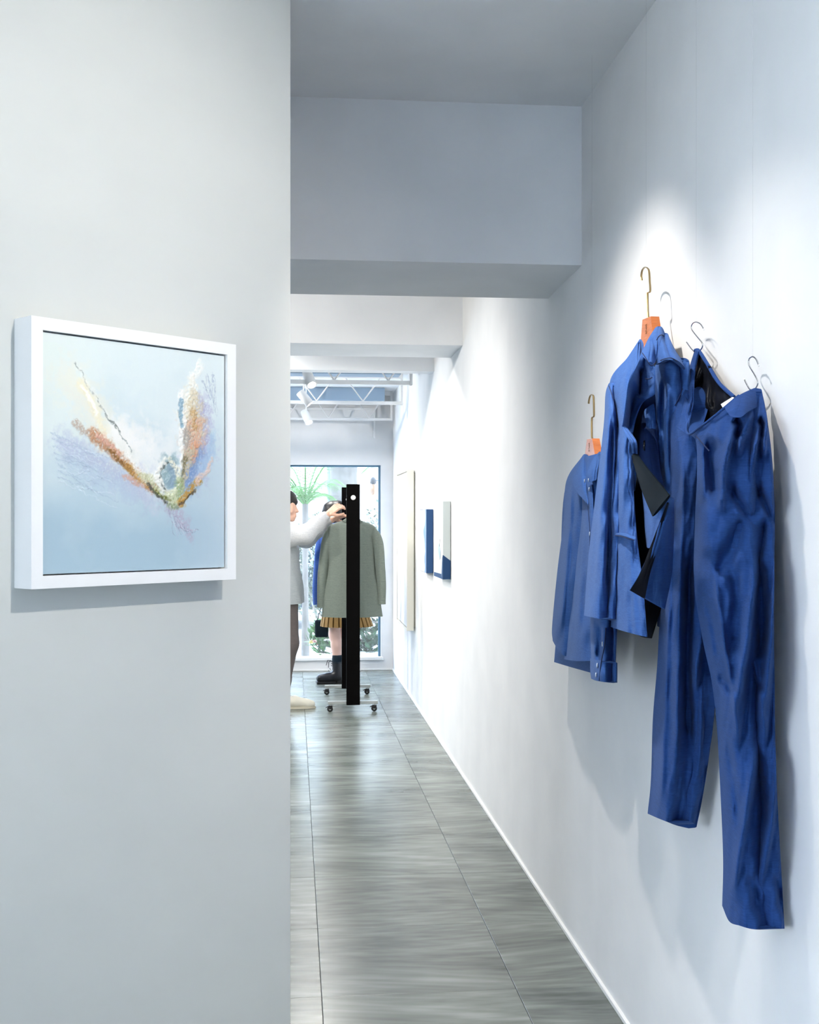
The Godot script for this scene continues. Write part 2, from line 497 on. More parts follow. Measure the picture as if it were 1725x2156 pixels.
func build_garments() -> void:
	M.suit = cloth_mat("4067a8", 0.25, 0.35)
	M.trouser = cloth_mat("2a4c89", 0.25, 0.35)
	M.shirt = cloth_mat("3a609e", 0.3, 0.25, 9.0)
	M.lining = mat("14161d", 0.3)
	M.facing = mat("121a21", 0.7)
	M.facing.metallic_specular = 0.12
	M.lining.metallic_specular = 0.2
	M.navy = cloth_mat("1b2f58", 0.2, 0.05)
	M.seam = mat("16264c", 0.9)
	M.shell = mat("b9c4d4", 0.25)
	M.black_button = mat("08080a", 0.25)
	M.brass = mat("a08a62", 0.32, 1.0)
	M.chrome = mat("d8dadd", 0.16, 1.0)
	M.nylon = mat("e8eef0", 0.2)
	M.nylon.transparency = BaseMaterial3D.TRANSPARENCY_ALPHA
	M.nylon.albedo_color.a = 0.2
	M.wood = mat("c9753f", 0.35)
	M.wood.uv1_triplanar = true
	M.wood.uv1_scale = Vector3(5, 5, 5)
	M.wood.albedo_texture = streak_tex(256, 256, 6.0, 40.0, Color(0.8, 0.76, 0.72), Color.WHITE, 77, 0.4)
	build_shirt()
	build_jacket()
	build_trousers()
	hanger([1352, 590, 0.055, 1351, 580, 0.055, 1353, 569, 0.056, 1358, 563, 0.057, 1363, 564, 0.058, 1367, 570, 0.058, 1368.5, 590, 0.058, 1369.5, 613, 0.058, 1364.5, 616.5, 0.06, 1364, 622, 0.062, 1364.5, 645, 0.066, 1366, 676, 0.07],
		[1353, 673, 1370, 666, 1377, 712, 1347, 748], 0.078, [1300, 822, 0.095, 1332, 782, 0.085, 1362, 738, 0.075, 1395, 752, 0.06, 1424, 784, 0.055],
		"brass-hooked wooden hanger inside the blue suit jacket, lacquered orange", Vector2(1361, 566))
	hanger([1240, 850, 0.075, 1241, 842, 0.075, 1243, 834, 0.075, 1246, 831, 0.075, 1249.5, 833, 0.075, 1250.5, 842, 0.075, 1251, 862, 0.075, 1251, 876, 0.075, 1247.5, 879, 0.077, 1246.5, 886, 0.078, 1246.5, 905, 0.08, 1247, 930, 0.082],
		[1236, 925, 1247, 923, 1254, 962, 1229, 980], 0.088, [1212, 1035, 0.07, 1228, 1005, 0.07, 1246, 978, 0.07, 1266, 1000, 0.065, 1284, 1030, 0.06],
		"brass-hooked wooden hanger inside the blue buttoned shirt, pale label face", Vector2(1247, 831))
	s_hook([450, 240, 400, 160, 335, 130, 285, 148, 262, 200, 275, 255, 335, 335, 410, 425, 433, 465, 425, 515, 390, 560, 330, 590, 275, 548, 232, 495, 188, 430], 0.030, "chrome S-hook holding the far waist corner of the blue trousers")
	s_hook([1285, 785, 1240, 690, 1190, 655, 1143, 680, 1128, 740, 1150, 812, 1210, 912, 1255, 992, 1270, 1042, 1255, 1100, 1212, 1152, 1150, 1148, 1105, 1080, 1065, 1000], 0.026, "chrome S-hook holding the near waist corner of the blue trousers")

func nylon_line(top: Vector3, parent: Node3D) -> void:
	put(tubem([top - parent.position, Vector3(top.x, 2.8, top.z) - parent.position], 0.00018, 5), "nylon_line", M.nylon, parent)

func s_hook(flat: Array, off: float, label: String) -> void:
	var pts := []
	for k in flat.size() / 2: pts.append(G(1420 + flat[2 * k] * 0.1391, 660 + flat[2 * k + 1] * 0.1391, off))
	var o := thing("s_hook", pts[2], label, "hook", "S-hooks of the blue trousers")
	own(put(tubem(smooth_path(pts, 56), 0.0016, 8), "wire", M.chrome, o), o)
	for e in [pts[0], pts[-1]]:
		put(lathem([[0, -0.0024], [0.0018, -0.0016], [0.0024, 0], [0.0018, 0.0016], [0, 0.0024]], 10, Basis.IDENTITY, e - o.position), "end_bead", M.white, o)
	nylon_line(pts[2], o)

func hanger(hook: Array, face: Array, off: float, arms: Array, label: String, top: Vector2) -> void:
	var a := G(top.x, top.y, hook[11])
	var o := thing("wooden_hanger", a, label, "hanger", "wooden hangers on the long wall")
	# flat brass strap
	var path := smooth_path(gpath(hook), 44)
	var s := st()
	s.set_smooth_group(0)
	var wv := Vector3(-0.8, 0, 0.6) * 0.0032
	for i in path.size() - 1:
		var t: Vector3 = (path[i + 1] - path[i]).normalized()
		var t2: Vector3 = (path[mini(i + 2, path.size() - 1)] - path[mini(i + 1, path.size() - 2)]).normalized()
		var n := t.cross(wv.normalized()).normalized() * 0.0011
		var n2 := t2.cross(wv.normalized()).normalized() * 0.0011
		var p: Vector3 = path[i]; var q: Vector3 = path[i + 1]
		quad(s, p - wv + n, p + wv + n, q + wv + n2, q - wv + n2)
		quad(s, p + wv - n, p - wv - n, q - wv - n2, q + wv - n2)
		quad(s, p + wv + n, p + wv - n, q + wv - n2, q + wv + n2)
		quad(s, p - wv - n, p - wv + n, q - wv + n2, q - wv - n2)
	own(put(done(s), "hook", M.brass, o), o)
	# neck block: its broad face looks into the passage, its edge down the passage
	var f := []
	for k in 4: f.append(G(face[2 * k], face[2 * k + 1], off))
	var d := Vector3(0.022, 0, 0.0)
	s = st()
	s.set_smooth_group(-1)
	quad(s, f[0], f[3], f[2], f[1])
	quad(s, f[0] + d, f[1] + d, f[2] + d, f[3] + d)
	quad(s, f[1], f[2], f[2] + d, f[1] + d)
	quad(s, f[3], f[0], f[0] + d, f[3] + d)
	quad(s, f[0], f[1], f[1] + d, f[0] + d)
	quad(s, f[2], f[3], f[3] + d, f[2] + d)
	var nb := own(put(done(s), "neck_block", M.wood, o), o)
	# small stamped lettering, running down the face
	var tm := TextMesh.new()
	var fnt := SystemFont.new()
	fnt.font_names = PackedStringArray(["Droid Sans"])
	tm.font = fnt
	tm.font_size = 16
	tm.pixel_size = 0.0006
	tm.depth = 0.0006
	tm.text = "ZMUZ"
	var lt := put(tm, "stamped_lettering", M.stamp, nb)
	var ex: Vector3 = ((f[3] - f[0]) + (f[2] - f[1])).normalized()
	var ez := Vector3(-1, 0, 0)
	var ey := ez.cross(ex).normalized()
	lt.transform = Transform3D(Basis(ex, ey, ex.cross(ey).normalized()), (f[0] + f[1] + f[2] + f[3]) / 4.0 + Vector3(-0.0012, 0.008, 0))
	# shoulder arms inside the garment
	own(put(tubem(gpath(arms, 16), [0.009, 0.01, 0.011, 0.012, 0.012, 0.013, 0.013, 0.014, 0.014, 0.014, 0.013, 0.013, 0.012, 0.012, 0.011, 0.01, 0.009], 10), "shoulder_arm", M.wood, o), o)
	nylon_line(G(top.x, top.y, hook[11]), o)

func build_shirt() -> void:
	var o := thing("shirt", G(1240, 957, 0.08), "blue button-down shirt on a hanger, tucked behind the suit jacket", "shirt")
	panel("back_panel", M.shirt, o, [1232, 958, 0.06, 1248, 955, 0.06, 1266, 952, 0.06,
		1190, 1030, 0.05, 1225, 1030, 0.05, 1275, 1020, 0.05,
		1180, 1200, 0.06, 1215, 1200, 0.06, 1270, 1200, 0.06,
		1172, 1330, 0.07, 1205, 1335, 0.07, 1256, 1335, 0.07,
		1167, 1394, 0.08, 1200, 1404, 0.08, 1243, 1416, 0.08], 3, 14, 30, 0.006)
	panel("sleeve", M.shirt, o, [1228, 958, 0.08, 1231, 956, 0.085, 1234, 957, 0.09, 1238, 960, 0.09,
		1193, 1012, 0.085, 1204, 1004, 0.10, 1219, 1001, 0.11, 1238, 1002, 0.11,
		1187, 1097, 0.09, 1199, 1100, 0.11, 1213, 1100, 0.115, 1229, 1100, 0.105,
		1174, 1201, 0.10, 1187, 1203, 0.122, 1203, 1203, 0.125, 1219, 1200, 0.11,
		1163, 1316, 0.11, 1174, 1318, 0.132, 1188, 1318, 0.132, 1204, 1318, 0.115,
		1164, 1349, 0.11, 1173, 1365, 0.132, 1184, 1378, 0.132, 1198, 1384, 0.115], 4, 16, 44, 0.02, [[v2([1206, 1010, 1202, 1100, 1192, 1220, 1182, 1340]), 0.007, 7, 3]], 0.004, 3)
	panel("front_panel", M.shirt, o, [1231, 961, 0.10, 1239, 960, 0.105, 1251, 957, 0.105, 1266, 953, 0.09,
		1226, 1010, 0.115, 1236, 1012, 0.125, 1250, 1010, 0.125, 1272, 1005, 0.10,
		1225, 1090, 0.115, 1235, 1092, 0.135, 1248, 1092, 0.135, 1266, 1090, 0.12,
		1212, 1200, 0.115, 1225, 1203, 0.142, 1239, 1204, 0.145, 1260, 1203, 0.13,
		1199, 1310, 0.115, 1214, 1313, 0.147, 1231, 1314, 0.15, 1252, 1313, 0.14,
		1188, 1388, 0.118, 1206, 1391, 0.147, 1226, 1392, 0.15, 1246, 1391, 0.14], 4, 18, 44, 0.012, [[v2([1228, 1060, 1219, 1180, 1205, 1320, 1196, 1380]), 0.006, 5, 3], [v2([1236, 1100, 1234, 1200, 1228, 1330]), -0.006, 8]], 0.004, 5)
	var pl := panel("placket", M.shirt, o, [1236, 1020, 0.134, 1241, 1020, 0.136, 1246, 1020, 0.135,
		1238, 1070, 0.142, 1243, 1070, 0.144, 1248, 1070, 0.142,
		1239, 1130, 0.146, 1244, 1130, 0.148, 1250, 1130, 0.146,
		1236, 1200, 0.151, 1242, 1200, 0.153, 1248, 1200, 0.15], 3, 6, 16, 0.003)
	button("button", M.shell, o, 1242.5, 1124, 0.151, 0.0058)
	button("button", M.shell, o, 1241.5, 1030, 0.143, 0.0055)
	own(put(tubem(gpath([1238.2, 1066, 0.1475, 1242.2, 1126, 0.1505, 1239.6, 1186, 0.1545], 14), 0.0009, 5), "edge_stitch", M.seam, pl), Node3D.new())
	var cf := panel("collar", M.shirt, o, [1229, 957, 0.09, 1224, 972, 0.11, 1216, 990, 0.125, 1207, 1006, 0.13,
		1231, 962, 0.095, 1229, 982, 0.118, 1222, 1004, 0.135, 1211, 1030, 0.14,
		1233, 968, 0.095, 1233, 994, 0.12, 1231, 1030, 0.14, 1238, 1062, 0.15], 4, 12, 10, 0.003)
	cf.set_meta("label", "far collar leaf with a drooping point")
	panel("collar", M.shirt, o, [1262, 951, 0.088, 1254, 960, 0.115, 1246, 972, 0.13, 1240, 985, 0.14,
		1268, 955, 0.08, 1261, 972, 0.115, 1251, 988, 0.14, 1236, 1000, 0.148,
		1272, 964, 0.075, 1262, 990, 0.115, 1250, 1012, 0.145, 1229, 1015, 0.15], 4, 12, 10, 0.003)
	panel("collar_band", M.shirt, o, [1231, 960, 0.075, 1240, 972, 0.07, 1252, 966, 0.07, 1263, 953, 0.07,
		1232, 985, 0.095, 1238, 1000, 0.10, 1248, 995, 0.095, 1262, 980, 0.08], 4, 10, 6, 0.003)
	button("button", M.shell, o, 1231.5, 1012.5, 0.153, 0.0052)
	button("button", M.shell, o, 1240, 1011, 0.151, 0.0052)
	# the other sleeve hangs in front and shows its cuff under the jacket sleeve
	panel("sleeve", M.shirt, o, [1262, 1010, 0.115, 1272, 1008, 0.13, 1284, 1008, 0.13, 1294, 1012, 0.11,
		1255, 1120, 0.135, 1265, 1120, 0.15, 1280, 1120, 0.15, 1292, 1120, 0.13,
		1246, 1240, 0.148, 1256, 1240, 0.168, 1274, 1240, 0.168, 1290, 1240, 0.145,
		1243, 1310, 0.152, 1254, 1310, 0.178, 1274, 1312, 0.178, 1292, 1318, 0.15,
		1245, 1390, 0.155, 1256, 1392, 0.178, 1272, 1394, 0.178, 1288, 1397, 0.155], 4, 18, 40, 0.025, [[v2([1264, 1310, 1262, 1350, 1258, 1392]), -0.012, 4, 7], [v2([1274, 1316, 1273, 1350, 1270, 1376]), 0.009, 5], [v2([1250, 1300, 1248, 1340, 1252, 1390]), 0.008, 4]], 0.004, 9)
	var cu := panel("cuff", M.shirt, o, [1243, 1386, 0.158, 1254, 1390, 0.186, 1272, 1394, 0.186, 1291, 1398, 0.156,
		1243, 1410, 0.158, 1254, 1415, 0.189, 1272, 1418, 0.189, 1291, 1420, 0.156,
		1245, 1429, 0.158, 1255, 1433, 0.187, 1272, 1436, 0.187, 1291, 1438, 0.156], 4, 16, 8, 0.028)
	own(put(tubem(gpath([1276, 1322, 0.189, 1273, 1360, 0.187, 1266, 1396, 0.192, 1262, 1433, 0.192], 14), 0.0014, 5), "slit", M.seam, cu), Node3D.new())
	button("button", M.shell, o, 1269.5, 1356, 0.19, 0.0062)
	button("button", M.shell, o, 1258.5, 1401, 0.193, 0.0062)
	button("button", M.shell, o, 1256, 1421, 0.193, 0.0062)

func build_jacket() -> void:
	var o := thing("suit_jacket", G(1366, 700, 0.09), "blue wool suit jacket hanging open, one front turned inside out", "jacket")
	panel("lining", M.lining, o, [1347, 716, 0.05, 1366, 712, 0.05, 1388, 700, 0.05, 1394, 700, 0.05,
		1290, 820, 0.06, 1335, 812, 0.055, 1385, 806, 0.05, 1436, 800, 0.05,
		1296, 960, 0.075, 1335, 960, 0.07, 1385, 960, 0.06, 1440, 960, 0.05,
		1294, 1120, 0.09, 1335, 1125, 0.085, 1385, 1125, 0.075, 1436, 1120, 0.06,
		1290, 1314, 0.10, 1330, 1330, 0.10, 1352, 1341, 0.10, 1371, 1344, 0.10], 4, 18, 30, 0.004)
	# far front
	panel("front_panel", M.suit, o, [1347, 714, 0.10, 1348, 722, 0.108, 1349, 730, 0.112, 1350, 740, 0.115,
		1322, 752, 0.12, 1330, 762, 0.135, 1340, 768, 0.14, 1347, 776, 0.14,
		1284, 806, 0.13, 1302, 815, 0.152, 1320, 817, 0.158, 1337, 817, 0.15,
		1299, 900, 0.14, 1309, 902, 0.163, 1320, 903, 0.168, 1331, 905, 0.158,
		1296, 1000, 0.148, 1308, 1003, 0.173, 1320, 1004, 0.178, 1331, 1003, 0.165,
		1292, 1110, 0.155, 1308, 1113, 0.18, 1324, 1115, 0.185, 1338, 1117, 0.17,
		1287, 1225, 0.16, 1308, 1230, 0.187, 1330, 1233, 0.192, 1352, 1233, 0.178,
		1286, 1320, 0.162, 1310, 1328, 0.19, 1335, 1335, 0.194, 1361, 1341, 0.182], 4, 24, 70, 0.006, [[v2([1312, 830, 1312, 960, 1310, 1100]), 0.006, 8], [v2([1290, 1100, 1289, 1220, 1287, 1316]), -0.02, 5], [v2([1345, 1190, 1352, 1270, 1356, 1338]), 0.007, 6]], 0.005, 13)
	panel("sleeve", M.suit, o, [1281, 809, 0.13, 1284, 806, 0.14, 1287, 807, 0.145, 1291, 812, 0.145, 1294, 822, 0.14,
		1275, 832, 0.13, 1280, 834, 0.155, 1286, 838, 0.162, 1292, 843, 0.158, 1298, 852, 0.142,
		1271, 900, 0.14, 1278, 902, 0.17, 1286, 904, 0.176, 1294, 904, 0.17, 1301, 905, 0.148,
		1252, 1061, 0.158, 1263, 1063, 0.195, 1276, 1064, 0.202, 1287, 1063, 0.19, 1297, 1062, 0.158,
		1240, 1165, 0.168, 1253, 1167, 0.208, 1267, 1168, 0.215, 1280, 1168, 0.20, 1291, 1166, 0.166,
		1230, 1296, 0.178, 1243, 1299, 0.22, 1258, 1302, 0.226, 1273, 1304, 0.21, 1286, 1306, 0.175], 5, 22, 60, 0.03, [[v2([1282, 840, 1279, 930, 1268, 1060, 1256, 1180]), 0.009, 4, 6], [v2([1290, 860, 1288, 980, 1282, 1120, 1275, 1280]), -0.014, 5], [v2([1262, 1080, 1252, 1180, 1244, 1290]), -0.006, 5]], 0.005, 17)
	var fl := panel("lapel", M.suit, o, [1347, 714, 0.115, 1343, 721, 0.128, 1337, 733, 0.13,
		1349, 742, 0.125, 1341, 748, 0.148, 1331, 757, 0.15,
		1347, 765, 0.15, 1339, 772, 0.165, 1328, 790, 0.165,
		1336, 800, 0.165, 1331, 802, 0.17, 1326, 806, 0.17], 3, 8, 16, 0.003)
	fl.set_meta("label", "far lapel lying flat")
	# collar and rolled lapel of the near front
	panel("collar", M.suit, o, [1380, 690, 0.085, 1386, 687, 0.08, 1392, 693, 0.07, 1398, 706, 0.06,
		1366, 712, 0.12, 1376, 712, 0.122, 1386, 715, 0.115, 1393, 720, 0.10,
		1356, 732, 0.15, 1367, 737, 0.155, 1377, 743, 0.147, 1385, 746, 0.13,
		1349, 746, 0.165, 1358, 755, 0.17, 1367, 763, 0.165, 1375, 769, 0.15], 4, 14, 18, 0.004, [[v2([1372, 706, 1376, 735, 1374, 762]), -0.012, 5]])
	panel("lapel", M.suit, o, [1350, 745, 0.168, 1357, 753, 0.165, 1366, 762, 0.16, 1376, 769, 0.152,
		1340, 768, 0.195, 1350, 775, 0.17, 1362, 783, 0.158, 1378, 788, 0.155,
		1326, 797, 0.218, 1340, 805, 0.185, 1356, 812, 0.162, 1377, 816, 0.155,
		1321, 820, 0.215, 1335, 828, 0.17, 1352, 836, 0.162, 1375, 832, 0.155,
		1318, 845, 0.212, 1328, 850, 0.165, 1340, 852, 0.158, 1352, 848, 0.155,
		1314, 875, 0.21, 1322, 878, 0.17, 1330, 880, 0.16, 1338, 880, 0.155,
		1310, 900, 0.208, 1317, 904, 0.175, 1324, 908, 0.165, 1331, 911, 0.16], 4, 20, 44, 0.004, [[v2([1346, 772, 1345, 800, 1347, 838]), -0.02, 6]], 0.004, 23)
	panel("front_edge", M.suit, o, [1309, 896, 0.208, 1314, 899, 0.205, 1319, 904, 0.20,
		1318, 915, 0.215, 1325, 916, 0.212, 1331, 918, 0.20,
		1328, 935, 0.215, 1334, 932, 0.212, 1338, 932, 0.20,
		1331, 955, 0.205, 1336, 955, 0.202, 1340, 956, 0.195], 3, 8, 20, 0.004)
	panel("turned_facing", M.facing, o, [1330, 959, 0.205, 1335, 956, 0.204, 1340, 957, 0.20,
		1342, 1003, 0.215, 1352, 994, 0.225, 1364, 988, 0.225,
		1356, 1045, 0.222, 1371, 1031, 0.235, 1388, 1017, 0.24,
		1374, 1087, 0.226, 1389, 1067, 0.24, 1409, 1043, 0.25], 3, 12, 24, 0.004)
	panel("front_panel", M.suit, o, [1407, 1046, 0.245, 1411, 1049, 0.235, 1416, 1052, 0.20,
		1388, 1075, 0.23, 1402, 1082, 0.215, 1418, 1088, 0.175,
		1370, 1150, 0.222, 1390, 1155, 0.205, 1416, 1158, 0.16,
		1348, 1205, 0.23, 1376, 1212, 0.20, 1412, 1215, 0.15,
		1326, 1243, 0.245, 1360, 1262, 0.20, 1398, 1283, 0.145], 3, 16, 34, 0.004, [[v2([1398, 1070, 1378, 1150, 1352, 1230]), 0.012, 6]], 0.003, 29)
	panel("facing", M.lining, o, [1406, 1056, 0.232, 1404, 1058, 0.228, 1402, 1060, 0.22,
		1370, 1150, 0.232, 1376, 1153, 0.228, 1382, 1156, 0.22,
		1349, 1205, 0.242, 1357, 1208, 0.236, 1366, 1211, 0.225,
		1327, 1243, 0.256, 1342, 1252, 0.24, 1356, 1260, 0.225], 3, 6, 20, 0.003)
	panel("inner_front", M.suit, o, [1352, 1035, 0.14, 1378, 1060, 0.165, 1404, 1060, 0.18,
		1356, 1075, 0.14, 1374, 1090, 0.165, 1396, 1090, 0.175,
		1358, 1115, 0.14, 1370, 1120, 0.16, 1384, 1120, 0.165,
		1362, 1152, 0.14, 1366, 1154, 0.15, 1372, 1150, 0.155], 3, 10, 16, 0.004)
	panel("inner_front", M.suit, o, [1329, 975, 0.15, 1333, 975, 0.155, 1338, 978, 0.15,
		1329, 1005, 0.15, 1334, 1005, 0.155, 1337, 1006, 0.15,
		1330, 1032, 0.15, 1332, 1034, 0.155, 1334, 1030, 0.15], 3, 5, 10, 0.003)
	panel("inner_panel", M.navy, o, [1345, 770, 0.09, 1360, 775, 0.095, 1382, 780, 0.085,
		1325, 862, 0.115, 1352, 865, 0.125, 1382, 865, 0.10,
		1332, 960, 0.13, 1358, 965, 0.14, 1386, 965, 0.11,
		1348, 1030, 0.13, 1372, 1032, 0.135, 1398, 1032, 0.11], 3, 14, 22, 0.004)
	button("button", M.black_button, o, 1359, 938, 0.143, 0.0125)
	panel("inner_facing", M.shirt, o, [1358, 862, 0.131, 1366, 856, 0.13, 1376, 850, 0.12,
		1357, 872, 0.133, 1366, 872, 0.133, 1378, 872, 0.12,
		1362, 900, 0.136, 1369, 902, 0.134, 1379, 904, 0.12], 3, 6, 8, 0.003)
	# near shoulder and sleeve
	panel("shoulder", M.suit, o, [1390, 700, 0.068, 1394, 702, 0.068, 1400, 708, 0.06,
		1384, 722, 0.11, 1398, 722, 0.115, 1416, 738, 0.075,
		1382, 748, 0.13, 1402, 742, 0.135, 1430, 756, 0.085,
		1381, 768, 0.135, 1408, 757, 0.145, 1440, 778, 0.085], 3, 14, 20, 0.012)
	off_k = 0.72
	panel("sleeve", M.suit, o, [1381, 766, 0.128, 1394, 756, 0.14, 1410, 753, 0.14, 1426, 760, 0.12, 1440, 782, 0.075,
		1376, 790, 0.125, 1390, 782, 0.146, 1408, 780, 0.148, 1427, 788, 0.122, 1443, 802, 0.07,
		1375, 860, 0.105, 1390, 862, 0.135, 1409, 864, 0.135, 1429, 868, 0.11, 1447, 872, 0.06,
		1377, 975, 0.095, 1393, 978, 0.122, 1411, 980, 0.12, 1430, 980, 0.10, 1448, 980, 0.055,
		1384, 1080, 0.09, 1400, 1082, 0.112, 1416, 1084, 0.11, 1434, 1084, 0.09, 1450, 1084, 0.055,
		1384, 1200, 0.09, 1399, 1204, 0.11, 1416, 1206, 0.108, 1434, 1204, 0.09, 1450, 1200, 0.055,
		1384, 1318, 0.088, 1398, 1326, 0.108, 1414, 1332, 0.105, 1430, 1332, 0.088, 1446, 1330, 0.055], 5, 24, 60, 0.03, [[v2([1385, 800, 1382, 870, 1384, 980]), 0.01, 5, 6], [v2([1397, 790, 1396, 880, 1398, 1010]), -0.02, 6, 5], [v2([1408, 800, 1406, 900, 1407, 1010]), 0.012, 7, 4]], 0.004, 31)
	off_k = 1.0
	# seams, welt and pocket
	cord("seam", M.seam, o, [1353, 743, 0.176, 1362, 757, 0.176, 1371, 770, 0.168, 1380, 764, 0.15], 0.0011, 12)
	cord("seam", M.seam, o, [1360, 797, 0.166, 1366, 798, 0.165, 1373, 795, 0.162], 0.0014, 8)
	cord("seam", M.seam, o, [1383, 716, 0.125, 1388, 708, 0.12, 1394, 705, 0.095, 1400, 709, 0.072], 0.0012, 12)
	cord("seam", M.seam, o, [1391, 759, 0.146, 1402, 755, 0.15, 1414, 754, 0.147, 1426, 760, 0.125], 0.0011, 12)
	cord("seam", M.seam, o, [1282, 812, 0.15, 1290, 835, 0.163, 1297, 860, 0.152, 1301, 900, 0.15], 0.0011, 12)
	var wp := panel("pocket_welt", M.suit, o, [1294, 1122, 0.176, 1308, 1122, 0.191, 1322, 1126, 0.195, 1337, 1131, 0.185,
		1294, 1126, 0.178, 1308, 1127, 0.193, 1322, 1131, 0.197, 1337, 1136, 0.187], 4, 12, 3, 0.005)
	own(put(tubem(gpath([1296, 1127.5, 0.18, 1308, 1129, 0.194, 1322, 1133.5, 0.198, 1336, 1137, 0.189], 12), 0.0013, 5), "slit", M.seam, wp), Node3D.new())

